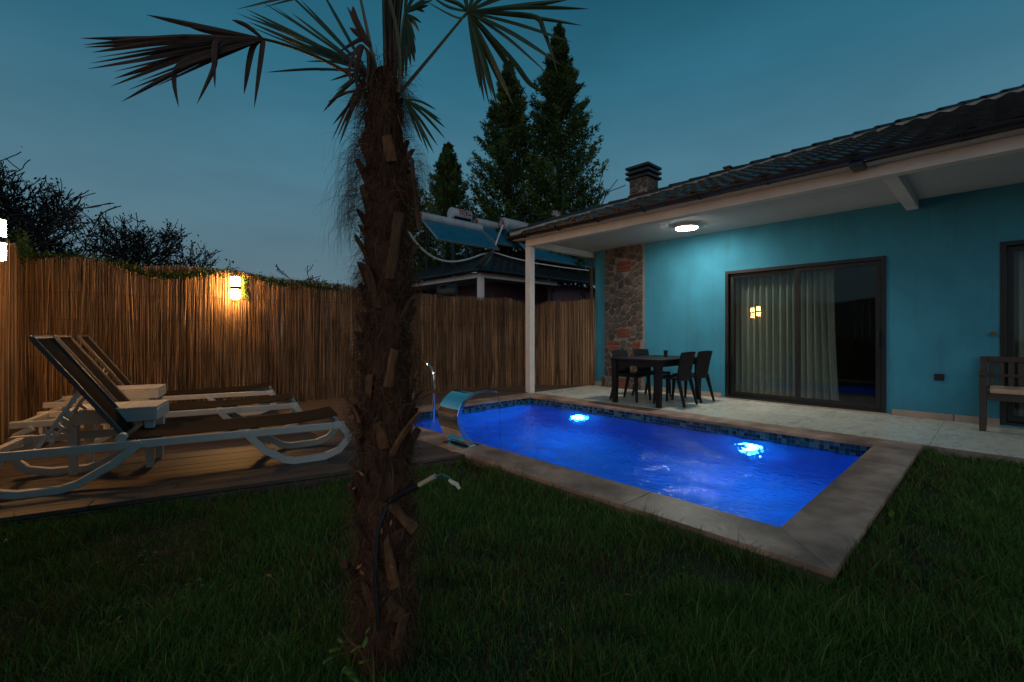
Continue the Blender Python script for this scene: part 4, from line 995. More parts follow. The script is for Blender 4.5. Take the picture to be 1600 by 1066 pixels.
    for (bx,by,tx,ty,w0,w1,bd) in ((612,252,603,213,.045,.036,.01),(610,436,622,332,.040,.036,.012),(590,482,574,412,.034,.026,.014),(607,604,616,545,.034,.03,.01),(611,712,648,640,.03,.022,.03),(648,828,606,786,.042,.03,.02),(616,918,602,838,.045,.022,.015),(625,965,605,935,.05,.034,.01),(580,962,572,910,.04,.03,.01),(572,640,580,585,.034,.03,.01),(655,360,640,250,.026,.02,.01),(562,660,548,612,.026,.018,.03),(660,622,672,606,.018,.014,.02),(600,700,590,660,.04,.03,.006),(620,1010,632,960,.05,.04,.004)):
        k = near+.05*((bx-602)/55)**2
        stub(P(bx,by,k+.012), P(tx,ty,k-.012), w0, w1, .016, bd)
    for i in range(26):
        th = i*2.399+.5; z = .15+1.8*(i/26); d = Vector((math.cos(th), math.sin(th), 0))
        if d.xy.dot(camd) > .45: continue
        stub(ax(z)+d*(tr(z)-.005), ax(z+.1)+d*(tr(z)+random.uniform(.02,.055)), .045, .032, .016, .01)
    # old leaf bases, matted over, layer on layer all round the trunk
    for i in range(92):
        th = i*2.39996; z = .0+2.0*(i/92); d = Vector((math.cos(th), math.sin(th), 0)); out = random.uniform(.012,.048)*(1 if z < 1.4 else .6); tang = Vector((-d.y,d.x,0))*random.uniform(-.03,.03)
        stub(ax(z)+d*(tr(z)-.012), ax(z+.12)+d*(tr(z+.12)+out)+tang, random.uniform(.08,.11)*(1 if z < 1.4 else .8), random.uniform(.035,.07)*(1 if z < 1.4 else .8), random.uniform(.02,.032), random.uniform(-.006,.02), M['bark'])
    # dry leaves caught on the trunk
    for x, y in ((565,740),(596,829),(611,817),(612,885),(566,895),(561,885),(600,935),(553,763)):
        c = P(x, y, near-.02); a = Vector((random.uniform(-1,1),random.uniform(-1,1),random.uniform(-1,1))).normalized()*.014; b_ = a.cross(FW).normalized()*.006
        obj('dry_leaf', MB().add([c-a, c+b_, c+a, c-b_-FW*.004], [(0,1,2,3)]), M['fallen'], t)
    # fronds
    def frond(mat, pm, base, hub, tips, w=.021, pr=.0085, mid=None):
        base, hub = Vector(base), Vector(hub)
        mid = Vector(mid) if mid else (base+hub)/2+UP*.02
        pts = [base*(1-u)**2+mid*2*u*(1-u)+hub*u*u for u in np.linspace(0,1,10)]
        f = obj('frond', MB().tube(pts, [pr*(1.25-.5*u) for u in np.linspace(0,1,10)], 8, flat=.6), pm, t, sm=True)
        for tp in tips:
            path = [hub]+[P(*q) for q in tp]
            if len(path) == 2:
                a, b_ = path; path = [a, (a+b_)/2+UP*random.uniform(.0,.018)+FW*random.uniform(-.01,.01), b_]
            fine = []; k = len(path)
            for i in range(k-1):
                p0,p1,p2,p3 = path[max(i-1,0)],path[i],path[i+1],path[min(i+2,k-1)]
                for q in range(5):
                    u = q/5; fine.append(.5*((2*p1)+(p2-p0)*u+(2*p0-5*p1+4*p2-p3)*u*u+(3*p1-p0-3*p2+p3)*u**3))
            fine.append(path[-1]); n_ = len(fine); g = MB(); vs = []
            ww = w*random.uniform(.75,1.2); roll = random.uniform(-.9,.9)
            for i, c in enumerate(fine):
                u = i/(n_-1); tt = (fine[min(i+1,n_-1)]-fine[max(i-1,0)]).normalized()
                s = tt.cross(FW); s = s.normalized() if s.length > .05 else tt.orthogonal().normalized(); o = tt.cross(s)
                s2 = s*math.cos(roll*u)+o*math.sin(roll*u); o2 = tt.cross(s2)
                wd = ww*(.30+2.2*u*(1-u)**.8)*(1-u**6)+.0008
                vs += [c-s2*wd/2-o2*wd*.18, c+o2*wd*.12, c+s2*wd/2-o2*wd*.18]
            g.add(vs, [(i*3+j,i*3+j+1,(i+1)*3+j+1,(i+1)*3+j) for i in range(n_-1) for j in range(2)])
            obj('leaflet', g, mat, f, sm=True)
        return f
    G, D_, pm = M['leafgreen'], M['leafdead'], M['petiole']
    crown = lambda x, y, d=PD: P(x, y, d)
    A = [[(126,60,1.42)],[(130,70,1.45)],[(131,74,1.47)],[(144,82,1.44)],[(141,99,1.46)],[(135,108,1.44)],[(185,100,1.5)],[(178,112,1.5)],[(178,123,1.48)],[(173,135,1.46)],[(190,159,1.47)],[(199,141,1.5)],[(243,135,1.52)],
         [(330,45,1.55),(228,23,1.48)],[(340,50,1.55),(295,42,1.5)],[(310,85,1.5),(272,112,1.48),(279,168,1.47)],[(345,60,1.53),(334,80,1.5),(336,138,1.5)],[(345,68,1.53),(333,108,1.5),(308,162,1.5)],[(393,76,1.6),(381,148,1.6)],[(409,74,1.6),(397,169,1.6)],[(362,31,1.57)],[(150,90,1.40)],[(160,66,1.38)],[(200,118,1.55)],[(215,128,1.42)],[(170,76,1.52)]]
    frond(D_, pm, crown(585,142), P(411,61,1.60), A, .019, mid=P(500,80,1.66))
    B_ = [[(384,14,2.0)],[(389,22,2.05)],[(388,34,2.0)],[(387,40,1.95)],[(427,9,2.1)],[(408,2,2.1)],[(395,30,2.15)],[(440,60,2.0)],[(416,113,1.9)],[(477,96,1.9)],[(499,111,1.9)],[(516,126,1.88)],[(525,142,1.86)],[(505,175,1.84)],[(518,220,1.82)],[(529,228,1.80)],[(550,165,1.8)],[(455,20,2.15)],[(470,0,2.2)],[(430,-30,2.2)],[(500,-20,2.25)],[(368,20,2.2)],[(430,45,1.9)],[(460,60,1.85)]]
    frond(G, pm, crown(592,150), P(573,112,1.80), B_, .014)
    Cc = [[(545,85,1.62),(530,98,1.6)],[(560,72,1.62),(546,100,1.6),(548,135,1.6)],[(565,75,1.6),(556,110,1.6),(560,150,1.6)],[(575,90,1.62),(572,140,1.62)],[(580,95,1.63),(581,145,1.63)]]
    frond(D_, pm, crown(592,140,1.66), P(570,74,1.62), Cc, .016, .005)
    frond(D_, pm, crown(588,110,1.66), P(580,75,1.66), [[(560,45,1.66),(542,10,1.66)],[(563,55,1.66),(546,43,1.66)],[(555,30,1.66),(551,9,1.66)],[(566,60,1.66),(528,82,1.66)]], .022, .006)
    frond(G, pm, crown(592,140,1.69), P(558,-25,1.66), [[(500,-60,1.6)],[(520,-90,1.6)],[(545,-120,1.6)],[(470,-30,1.62)],[(590,-110,1.7)],[(440,0,1.6)],[(455,-20,1.55)],[(410,12,1.5)],[(368,15,1.5)]], .02, .008)
    frond(G, pm, crown(622,145,1.62), P(600,-30,1.52), [[(560,-100,1.5)],[(600,-120,1.5)],[(640,-110,1.5)],[(670,-70,1.5)],[(540,-60,1.5)]], .02, .0085, mid=P(634,70,1.58))
    Dd = [[(670,8,2.0)],[(664,19,2.0)],[(659,36,1.98)],[(655,50,1.96)],[(650,65,1.95)],[(650,85,1.94)],[(648,98,1.92)],[(642,104,1.92)],[(634,125,1.9)],[(629,126,1.9)],[(624,128,1.9)],[(680,-10,2.0)],[(660,-30,2.0)],[(640,-40,2.0)],[(676,0,1.98)]]
    frond(G, pm, crown(615,140,1.82), P(632,20,1.92), Dd, .020)
    Ff = [[(920,14,1.62)],[(887,0,1.68)],[(860,-20,1.7)],[(829,24,1.66),(850,50,1.64),(872,118,1.62)],[(894,66,1.6)],[(879,103,1.62)],[(858,117,1.66)],[(796,88,1.7),(826,128,1.7),(847,144,1.7)],[(804,115,1.75)],[(826,154,1.78)],[(778,168,1.7)],[(787,143,1.76)],[(802,165,1.72)],[(765,166,1.68)],[(757,160,1.66)],[(750,140,1.66)],[(715,27,1.7),(659,-2,1.72)],[(700,10,1.72),(672,-8,1.74)],[(715,5,1.7),(689,-2,1.7)],[(720,-40,1.7)],[(760,-60,1.72)],[(800,-50,1.75)],[(840,-30,1.7)],[(770,155,1.64)],[(910,40,1.8)]]
    frond(G, pm, crown(619,152,1.68), P(731,18,1.71), Ff, .017, .009, mid=P(668,95,1.70))
    Gg = [[(696,200,1.56)],[(696,217,1.56)],[(678,240,1.58)],[(670,240,1.58)],[(682,172,1.6)],[(690,188,1.6)],[(660,225,1.6)],[(684,228,1.55)]]
    frond(G, pm, crown(620,145,1.66), P(632,155,1.63), Gg, .012, .006)
    Hh = [[(527,215,1.66)],[(520,195,1.7)],[(540,190,1.66)],[(548,180,1.64)],[(556,172,1.64)],[(512,160,1.75)]]
    frond(D_, pm, crown(590,150,1.66), P(566,140,1.64), Hh, .012, .006)
    for i in range(11):                                   # the spear of unopened leaves
        x = 600+i*2.4; g = MB(); pts = [P(x*.5+303,165,1.70+.008*(i%3)), P(x*.8+121,80,1.69+.012*(i%4)), P(598+i*3.2,-15,1.68+.015*(i%3))]
        obj('spear_leaf', MB().tube(pts, [.010,.009,.006], 5, flat=.5), M['leafdead'] if i % 3 else M['leafgreen'], t)
    # cable end sticking out of the trunk
    c = thing('cable_end', 'black and beige conduit with loose wires sticking out of the palm trunk', 'cable', P(630,768,1.60))
    obj('black_sleeve', MB().tube([P(606,785,1.63),P(628,771,1.60),P(655,758,1.575)], .011, 10), M['blackpl'], c, sm=True)
    obj('conduit', MB().tube([P(648,762,1.58),P(680,744,1.555)], .0085, 10), M['pvc'], c, sm=True)
    obj('wire', MB().tube([P(679,745,1.556),P(690,740,1.55),P(702,746,1.545),P(709,752,1.54)], .0018, 6), M['greenwire'], c)
    obj('wire', MB().tube([P(680,744.5,1.553),P(694,744,1.55),P(704,751,1.542)], .0016, 6), M['bluewire'], c)
    obj('taped_tip', MB().tube([P(701,750,1.543),P(707,754,1.54),P(714,757,1.537),P(718,764,1.535)], [.004,.0075,.008,.005], 8), M['tape'], c, sm=True)
    obj('black_sleeve', MB().tube([P(606,785,1.63),P(590,830,1.60),P(586,900,1.592),P(592,985,1.59)], .008, 8), M['blackpl'], c, sm=True)
palm()

# ------------------------------------------------------------------ lawn
def lawn_ok(x, y):
    if CX0-.005 < x < CX1+.005 and CY0-.005 < y < CY1: return False
    if x > 6.395 or (x < CX0 and y > deck_edge_y(x)-.03): return False
    return True
def grass():
    r = np.random.default_rng(4)
    n = 840000
    d = .75+(8.6-.75)*r.random(n)**1.35; l = d*r.uniform(-1.6,1.6,n)
    x = FW.x*d+RT.x*l; y = FW.y*d+RT.y*l
    inpool = (x > CX0-.004) & (x < CX1+.004) & (y > CY0-.004) & (y < CY1)
    ok = ~inpool & (x < 6.393) & ~((x < CX0) & (y > 4.16-.255*x-.03)) & (x > -.66) & (y < 8)
    ok &= np.hypot(x-PB.x, y-PB.y) > .10
    x, y, d = x[ok], y[ok], d[ok]
    # bare patches and taller tufts
    def nz(x, y, s, o):
        return np.array([noise.noise(Vector((a*s+o, b*s-o, o))) for a, b in zip(x, y)])
    xi, yi = np.round(x*12)/12, np.round(y*12)/12
    key = np.unique(np.stack([xi, yi],1), axis=0, return_inverse=True); cell = key[0]; inv = key[1].ravel()
    n1 = nz(cell[:,0], cell[:,1], 1.3, 3.1)[inv]; n2 = nz(cell[:,0], cell[:,1], 4.5, 7.7)[inv]
    dens = np.clip(.80+.7*n1+.5*n2, .28, 1)
    edge = np.minimum(np.abs(x-CX0), np.abs(y-CY0)); nearedge = (edge < .12) & (x < 6.4)
    dens = np.where(nearedge, 1, dens)
    keep = r.random(len(x)) < dens*np.clip(2.4/d, .42, 1)
    x, y, d, n1, n2, dens, nearedge = x[keep], y[keep], d[keep], n1[keep], n2[keep], dens[keep], nearedge[keep]
    m = len(x)
    h = np.clip(r.normal(.043,.015,m)*(.65+.7*dens)*(1+.5*n2), .02, .13); h = np.where(r.random(m) < .03, h*1.7, h); h = np.where(nearedge, h*1.25, h)
    w = r.uniform(.0012,.0024,m)*np.clip(d/2.2, .9, 2.2)
    th = r.uniform(0,2*np.pi,m); lean = np.abs(r.normal(.55,.35,m)); ph = r.uniform(0,2*np.pi,m)
    bx, by = np.cos(th)*w, np.sin(th)*w; lx, ly = np.cos(ph)*lean*h, np.sin(ph)*lean*h
    z0 = np.full(m, GZ-.004)
    V = np.empty((m,5,3))
    V[:,0] = np.stack([x-bx,y-by,z0],1); V[:,1] = np.stack([x+bx,y+by,z0],1)
    V[:,2] = np.stack([x-bx*.8+lx*.35,y-by*.8+ly*.35,z0+h*.6],1); V[:,3] = np.stack([x+bx*.8+lx*.35,y+by*.8+ly*.35,z0+h*.6],1)
    V[:,4] = np.stack([x+lx,y+ly,z0+h*.95],1)
    b = np.arange(m)[:,None]*5
    F = np.concatenate([b+np.array([[0,1,3]]), b+np.array([[0,3,2]]), b+np.array([[2,3,4]])])
    pal = np.array([(.078,.210,.042),(.056,.165,.040),(.112,.245,.046),(.044,.130,.036),(.190,.235,.068)])
    k = pal[r.integers(0,5,m)]*r.uniform(.7,1.2,(m,1))
    dry = r.random(m) < np.clip(.15-.55*n1, .04, .55); k[dry] = np.array([(.13,.10,.045)])*r.uniform(.5,1.1,(dry.sum(),1))
    K = np.repeat(k, 5, axis=0)
    tag(obj('grass', npmesh('grass', V.reshape(-1,3), F, K), M['grass']), kind='stuff')
grass()
def litter():
    r0 = np.random.default_rng(17); cv, cf, cc = [], [], []
    for x, y in ((450,860),(300,930),(760,800),(860,900),(1000,960),(1150,1000),(700,985),(1450,900),(1500,780),(180,960),(420,1010),(930,840),(1080,905),(240,865),(850,1010)):
        dd = (EYE-GZ-.03)*FPX/(y-YH); c = P(x, y, dd)
        for k in range(22):
            q = c+Vector((r0.normal()*.06, r0.normal()*.06, r0.uniform(-.012,.014))); a = Vector((r0.normal(), r0.normal(), r0.normal()*.35)).normalized(); b = a.cross(UP).normalized()
            w = r0.uniform(.008,.016); n0 = len(cv); cv += [q-a*w, q+b*w*.6, q+a*w, q-b*w*.6]; cf.append((n0,n0+1,n0+2,n0+3)); cc += [np.array((.05,.15,.03))*r0.uniform(.7,1.4)]*4
    tag(obj('clover', npmesh('clover', [tuple(v) for v in cv], cf, np.array(cc)), M['ivy']), kind='stuff')
    # broad-leaved seedling at the foot of the palm
    t = thing('young_plant', 'small leafy plant with a bare twig at the foot of the palm', 'plant', P(545,1045,1.55))
    def leaf(c, a, w, parent, mat=M['leaf'], name='leaf'):
        a = Vector(a); s = a.cross(Vector((.2,.3,1))).normalized()*w; up = a.cross(s).normalized()*.006
        n = 6; vs = []
        for i in range(n+1):
            u = i/n; ww = math.sin(math.pi*min(1,u**.75)); c2 = Vector(c)+a*u-UP*(.25*a.length*u*u)
            vs += [c2-s*ww+up, c2, c2+s*ww+up]
        obj(name, MB().add(vs, [(i*3+j,i*3+j+1,(i+1)*3+j+1,(i+1)*3+j) for i in range(n) for j in range(2)]), mat, parent, sm=True)
    for x, y, ax_, w in ((528,1010,(-.03,-.02,.02),.017),(548,1018,(.02,-.02,.03),.016),(540,1040,(.0,-.03,.0),.019),(522,1022,(-.035,.0,.0),.012),(565,1012,(.02,.01,.03),.014),(548,1048,(.01,-.035,-.01),.018),(535,1003,(-.01,0,.03),.012),(560,1035,(.03,-.01,.01),.013),(570,990,(.015,0,.02),.012)):
        leaf(P(x,y,1.52+random.uniform(-.03,.03)), Vector(ax_)*1.1, w, t)
    obj('twig', MB().tube([P(533,982,1.54),P(545,1000,1.53),P(562,1015,1.53),P(574,1035,1.54),P(586,1066,1.56)], [.003,.0042,.005,.0045,.004], 7), M['stub'], t)
    obj('stem', MB().tube([P(545,1060,1.55),P(545,1030,1.53),P(538,1008,1.53)], [.002,.0018,.001], 6), M['leaf'], t)
    obj('stem', MB().tube([P(545,1060,1.55),P(556,1020,1.53),P(566,1008,1.52)], [.002,.0018,.001], 6), M['leaf'], t)
    t = thing('lone_leaf', 'single yellow green leaf standing in the grass by the pool corner', 'leaf', P(1390,806,2.9))
    leaf(P(1392,808,2.9), (-.015,0,.075), .018, t, M['leaf'], 'blade')
    r = random.Random(9)
    for x, y, lab in ((905,1010,'small dry leaf on the lawn near the bottom picture edge'),(980,930,'small dry leaf on the lawn halfway between palm and pool corner'),(760,860,'small dry leaf on the lawn just right of the palm trunk'),(420,900,'small dry leaf on the lawn left of the palm trunk'),(150,880,'small dry leaf on the lawn in front of the deck corner')):
        dd = (EYE-GZ-.035)*FPX/(y-YH)
        o = MB(); c = P(x, y, dd); a = Vector((r.uniform(-1,1), r.uniform(-1,1), r.uniform(-.2,.3))).normalized()*.028; s = a.cross(UP).normalized()*.011
        o.add([c-a, c+s+UP*.006, c+a, c-s+UP*.004], [(0,1,2,3)])
        q = obj('fallen_leaf', o, M['fallen']); tag(q, lab, 'leaf', 'dry leaves on the lawn')
    p = P(10,850,2.66); p.z = GZ+.02; st = MB().lathe([(.004,-.014),(.017,-.006),(.02,.004),(.012,.015),(.002,.018)], 10, p, lambda a, z: 1+.2*math.sin(a*3))
    tag(obj('pebble', st, M['skirt'], sm=True), 'pale pebble on the lawn at the left picture edge', 'pebble')
litter()

# ------------------------------------------------------------------ neighbour's house and its solar heaters
def neighbour():
    X0, Y0, Z0, pt = 8.12, 10.05, 2.98, .40
    h = thing('house', 'low neighbouring house with hipped tile roof behind the reed fence', 'house', (12, 14, 0))
    m1 = 4.2; X1, Y1 = X0+10.5, Y0+9.5
    z = lambda m: Z0+pt*m
    g = MB(); A = (X0,Y0,Z0); B = (X0+m1,Y0+m1,z(m1)); Cc = (X1,Y0,Z0); D = (X1,Y0+m1,z(m1)); E_ = (X0,Y1,Z0); F = (X0+m1,Y1,z(m1))
    for dz, fl in ((0,0),(-.05,1)):
        vs = [(p[0],p[1],p[2]+dz) for p in (A,B,Cc,D,E_,F,(X1,Y1,z(m1)))]; fs = [(0,2,3,1),(0,1,5,4),(1,3,6,5)]
        g.add(vs, [f[::-1] for f in fs] if fl else fs)
    g.add([A, Cc, (X1,Y0,Z0-.05), (X0,Y0,Z0-.05), E_, (X0,Y1,Z0-.05)], [(0,3,2,1),(4,5,3,0)])
    roof = obj('roof', g, M['gutter'], h)
    rest = tiled_slope(roof, (X0-.04,Y0-.04,Z0-.015), (0,1), (1,0), pt, 13, lambda p,u,a: p.x > X0+u+.1 and p.x < X0+8.2, 225)
    if rest.v: tag(obj('tile_courses', rest, M['tile'], roof), kind='stuff')
    rest = tiled_slope(roof, (X0-.04,Y0-.04,Z0-.015), (1,0), (0,1), pt, 13, lambda p,u,a: p.y > Y0+u+.1 and p.y < Y0+8, 0)
    tag(obj('tile_courses', rest, M['tile'], roof), kind='stuff')
    hip_caps(roof, (X0-.02,Y0-.02,Z0+.03), (X0+m1,Y0+m1,z(m1)+.03), 14)
    obj('gutter', MB().tube([(X0-.08,Y1,Z0-.02),(X0-.08,Y0-.08,Z0-.02),(X1,Y0-.08,Z0-.02)], .055, 8), M['gutter'], h)
    obj('edge_beam', MB().box(X0+.12,X0+.26,Y0+.12,Y1,2.78,2.925), M['white'], h); obj('edge_beam', MB().box(X0+.262,X0+3.6,Y0+.12,Y0+.26,2.78,2.925), M['white'], h)
    obj('post', MB().box(X0+.12,X0+.27,Y0+.12,Y0+.27,GZ,2.778), M['white'], h, bev=.004)
    obj('soffit', MB().box(X0+.265,X0+3.6,Y0+.265,Y1,2.90,2.93), M['soffit'], h)
    obj('wall', MB().box(X0+1.9,X0+2.1,Y0+1.6,Y1,GZ,2.898), M['nwall'], h); obj('wall', MB().box(X0+2.1,X1,Y0+1.6,Y0+1.8,GZ,2.898), M['nwall'], h)
    obj('wall', MB().box(X0+3.6,X1,Y0+.5,Y0+.7,GZ,2.9), M['nwall'], h)
    obj('downpipe', MB().tube([(X0+3.5,Y0+.0,2.9),(X0+3.5,Y0+.3,2.7),(X0+3.5,Y0+.42,2.6),(X0+3.5,Y0+.42,0)], .045, 8), M['gutter'], h)
    return roof
neighbour()
def heater(x0, y0, ztank, length, drop, run, label, r=.21, cap_label=True):
    """solar heater: a horizontal tank along x with a ribbed collector sloping down towards -y, on a stand"""
    t = thing('solar_heater', label, 'solar heater', (x0, y0, ztank), 0, "solar heaters on the neighbour's roof")
    n = 20; vs = []
    prof = [(0,.02),(0,r*.93),(.012,r),(.05,r*1.005),(length-.05,r*1.005),(length-.01,r),(length,.02)]
    for a, rr in prof: vs += [(x0+a, y0+rr*math.cos(2*math.pi*k/n), ztank+rr*math.sin(2*math.pi*k/n)) for k in range(n)]
    tk = obj('tank', MB().add(vs, [(i*n+k,i*n+(k+1)%n,(i+1)*n+(k+1)%n,(i+1)*n+k) for i in range(len(prof)-1) for k in range(n)]), M['tank'], t, sm=True)
    obj('end_ring', MB().tube([(x0-.006,y0+r*.72*math.cos(a),ztank+r*.72*math.sin(a)) for a in np.linspace(0,2*math.pi,21)], .012, 5), M['frame'], tk)
    obj('inlet', MB().box(x0-.05,x0-.001,y0-.05,y0+.02,ztank-.12,ztank+.1).tube([(x0-.03,y0-.03,ztank+.08),(x0-.06,y0-.09,ztank+.02),(x0-.04,y0-.1,ztank-.14)], .014, 6), M['red'], tk)
    # collector: frame, glass and raised tube ribs
    ya, za, yb, zb = y0-r*.6, ztank-r*.85, y0-run, ztank-drop
    d = Vector((0,yb-ya,zb-za)); l = d.length; d.normalize(); nn = Vector((0, d.z, -d.y)); nn = nn if nn.z > 0 else -nn
    p = lambda a, u, h: Vector((x0+a, ya, za))+d*u+nn*h
    g = MB().hexa([p(.04,0,-.03),p(length-.04,0,-.03),p(length-.04,l,-.03),p(.04,l,-.03)], [p(.04,0,.012),p(length-.04,0,.012),p(length-.04,l,.012),p(.04,l,.012)])
    co = obj('collector', g, M['collector'], t)
    rb = MB(); k = .05
    while k < length-.05: rb.tube([p(k,.02,.014), p(k,l-.02,.014)], .016, 5); k += .075
    tag(obj('tube_ribs', rb, M['collector'], co), kind='stuff')
    obj('collector_rim', MB().bar([p(0,l,0),p(length,l,0)], .05, .05, nn).bar([p(.02,0,0),p(.02,l,0)], .04, .05, nn).bar([p(length-.02,0,0),p(length-.02,l,0)], .04, .05, nn), M['frame'], co)
    roofz = lambda x, y: 2.98+.40*max(0,min(x-8.12, y-10.05, 4.2))+.03
    a = .25
    while a < length:
        x = x0+a; fr = MB()
        fr.bar([(x,y0,ztank-r),(x,y0,roofz(x,y0))], .04, .04, (1,0,0)); fr.bar([tuple(p(a,l-.1,-.03)), (x,yb+.06,min(roofz(x,yb), zb-.05))], .04, .04, (1,0,0))
        fr.bar([(x,y0,ztank-r-.3),(x,yb+.1,zb-.1)], .03, .03, (1,0,0)); a += 1.15
        obj('stand', fr, M['gutter'], t)
def tank_label(cyl, x, y, z, r, l):
    g, h2 = MB(), MB()
    n = 14
    def patch(m, a0, a1, t0, t1):
        vs = []
        for a in (a0, a1): vs += [(x+a, y-(r+.004)*math.cos(t0+(t1-t0)*k/6), z+(r+.004)*math.sin(t0+(t1-t0)*k/6)) for k in range(7)]
        m.add(vs, [(k,k+1,7+k+1,7+k) for k in range(6)])
    patch(g, l*.30, l*.36, -.2, .9); patch(g, l*.36, l*.62, .55, .75); patch(g, l*.50, l*.56, -.3, .55); patch(g, l*.68, l*.90, .35, .55); patch(g, l*.30, l*.5, 1.0, 1.2)
    patch(h2, l*.62, l*.68, -.2, .9); patch(h2, l*.40, l*.46, -.1, .5); patch(h2, l*.72, l*.92, -.05, .15); patch(h2, l*.08, l*.95, -1.0, -.55)
    obj('print', g, M['red'], cyl); obj('print', h2, M['black'], cyl)
def small_tank(x, y, z, r, l, label):
    t = thing('water_tank', label, 'water tank', (x, y, z), 0, "small tanks on the neighbour's roof")
    n = 20; prof = [(0,.02),(0,r*.82),(.02,r*.86),(.02,r*.98),(.05,r),(l-.05,r),(l,r*.9),(l,.02)]; vs = []
    for a, rr in prof: vs += [(x+a, y+rr*math.cos(2*math.pi*k/n), z+rr*math.sin(2*math.pi*k/n)) for k in range(n)]
    tk = obj('tank', MB().add(vs, [(i*n+k,i*n+(k+1)%n,(i+1)*n+(k+1)%n,(i+1)*n+k) for i in range(len(prof)-1) for k in range(n)]), M['tank'], t, sm=True)
    tank_label(tk, x, y, z, r, l)
    roofz = 2.98+.40*max(0,min(x-8.12, y-10.05, 4.2))+.03
    for a in (.1, l-.15): obj('stand', MB().box(x+a,x+a+.04,y-.1,y+.1,roofz,z-r+.03), M['gutter'], t)
heater(8.0, 13.0, 5.02, 2.55, .92, 1.03, 'solar heater with wide blue collector directly right of the palm trunk', .15)
heater(10.80, 13.55, 5.38, 1.7, .95, 1.1, 'small solar heater half hidden between two others', .17)
heater(11.35, 12.66, 5.28, 4.2, 1.50, 1.60, 'long solar heater partly hidden by the white porch post', .22)
small_tank(9.42, 13.32, 5.44, .22, .85, 'small white printed tank above the collector beside the palm trunk')
small_tank(13.5, 12.05, 5.80, .27, .95, 'small white printed tank peeking over the porch roof edge')
def hose():
    pts = [(11.3,12.6,5.1),(11.15,12.3,4.7)]
    pts = [P(786,352,16.9),P(782,362,16.8),P(776,378,16.5),P(770,393,16.2),P(752,398,15.6),P(736,404,15.1),P(715,408.5,14.6),P(695,408,14.2),P(675,401,13.8),P(658,388,13.4),P(645,372,13.1),P(630,350,12.9)]
    fine = []; k = len(pts)
    for i in range(k-1):
        p0,p1,p2,p3 = pts[max(i-1,0)],pts[i],pts[i+1],pts[min(i+2,k-1)]
        for q in range(5):
            u = q/5; fine.append(.5*((2*p1)+(p2-p0)*u+(2*p0-5*p1+4*p2-p3)*u*u+(3*p1-p0-3*p2+p3)*u**3))
    tag(obj('water_hose', MB().tube(fine, .034, 8), M['hose'], sm=True), 'pale hose sagging from the long solar heater tank', 'hose')
    fine = [P(770,394,16.1),P(800,403,15.6),P(840,412,15.2),P(880,418,15.2),P(920,423,15.4)]
    tag(obj('water_hose', MB().tube(fine, .02, 8), M['hose'], sm=True), 'thin pale pipe lying across the tiles behind the white post', 'pipe')
    # dark drum behind the fence
    c = P(705,457,10.6); t = thing('drum', 'dark round drum showing above the reed fence', 'drum', c)
    obj('drum_body', MB().tube([c-RT*.32, c-RT*.28, c+RT*.1, c+RT*.13], [.14,.16,.2,.18], 16), M['blackpl'], t, sm=True)
    obj('drum_lid', MB().box(c.x-.3,c.x-.1,c.y-.05,c.y+.05,c.z+.13,c.z+.17), M['blackpl'], t)
    obj('drum_stand', MB().box(c.x-.2,c.x+.05,c.y-.1,c.y+.1,GZ,c.z-.1), M['blackpl'], t)
hose()

# ------------------------------------------------------------------ trees
def conifer(base, top, rad, seed, label, n, low=.1, size=.26, lobes=3):
    base = Vector(base); H = top-base.z; r = np.random.default_rng(seed)
    t = thing('conifer_tree', label, 'tree', base, 0, 'conifers behind the neighbouring house')
    obj('trunk', MB().tube([base, base+UP*H*.5, base+UP*H*.97], [.22,.13,.02], 8), M['branch'], t)
    # boughs: each a plume that rises outwards; sprays are scattered along them
    nb = 330
    V, K, F = [], [], []
    cs, ds, ks = [], [], []
    per = n//nb
    for i in range(nb):
        u = low+(1-low)*((i+r.random())/nb)**.9
        R_ = rad*min(1, (1-u)/.46)**.85*(.74+.40*r.random())
        R_ = max(R_, .14)
        th = i*2.39996+r.normal(0,.3); d = np.array([math.cos(th), math.sin(th), .0])
        z0 = base.z+H*u
        rise = .45+.5*u
        tone = r.choice([.55,.75,1,1.25,1.5])
        s = r.random(per)**.55
        c = np.array([base.x,base.y,z0])+d*(R_*s)[:,None]; c[:,2] += rise*R_*s*s*.75-.12*R_
        tk = (.055+.10*(1-s))*R_**.4
        c += r.normal(0,1,(per,3))*tk[:,None]*np.array([1,1,.9])
        dd = d+np.array([0,0,rise*1.2])+r.normal(0,.5,(per,3)); dd /= np.linalg.norm(dd,axis=1,keepdims=True)
        cs.append(c); ds.append(dd)
        base_c = np.array([(.075,.135,.042)])*tone*r.uniform(.7,1.25,(per,1)); yel = r.random(per) < .14*tone; base_c[yel] *= np.array([1.9,1.6,1.0]); ks.append(base_c)
    c, d, k = np.concatenate(cs), np.concatenate(ds), np.concatenate(ks); m = len(c)
    s = size*r.uniform(.5,1.15,(m,1)); a = np.cross(d, r.normal(0,1,(m,3))); a /= np.linalg.norm(a,axis=1,keepdims=True); b = np.cross(d, a)
    tris = []
    for q in range(4):
        an = q*1.571+.4; e = a*math.cos(an)+b*math.sin(an); tip = d*.85+e*r.uniform(.25,.55,(m,1)); side = np.cross(tip, e+.3*d); side /= np.linalg.norm(side,axis=1,keepdims=True)+1e-9
        tris.append(np.stack([c-side*s*.13, c+side*s*.13, c+tip*s*.75],1))
    T = np.concatenate(tris,1)
    V = T.reshape(-1,3); F = np.arange(len(V)).reshape(-1,3); K = np.repeat(k, 12, axis=0)
    obj('crown', npmesh('crown', V, F, K), M['conifer'], t)
conifer((11.15,15.93,GZ), 9.05, 1.5, 31, 'smallest conifer, standing next to the palm trunk', 24000, .12, .17)
conifer((13.1,14.25,GZ), 12.6, 1.72, 32, 'shorter of the two tall conifers standing side by side', 42000, .1, .175)
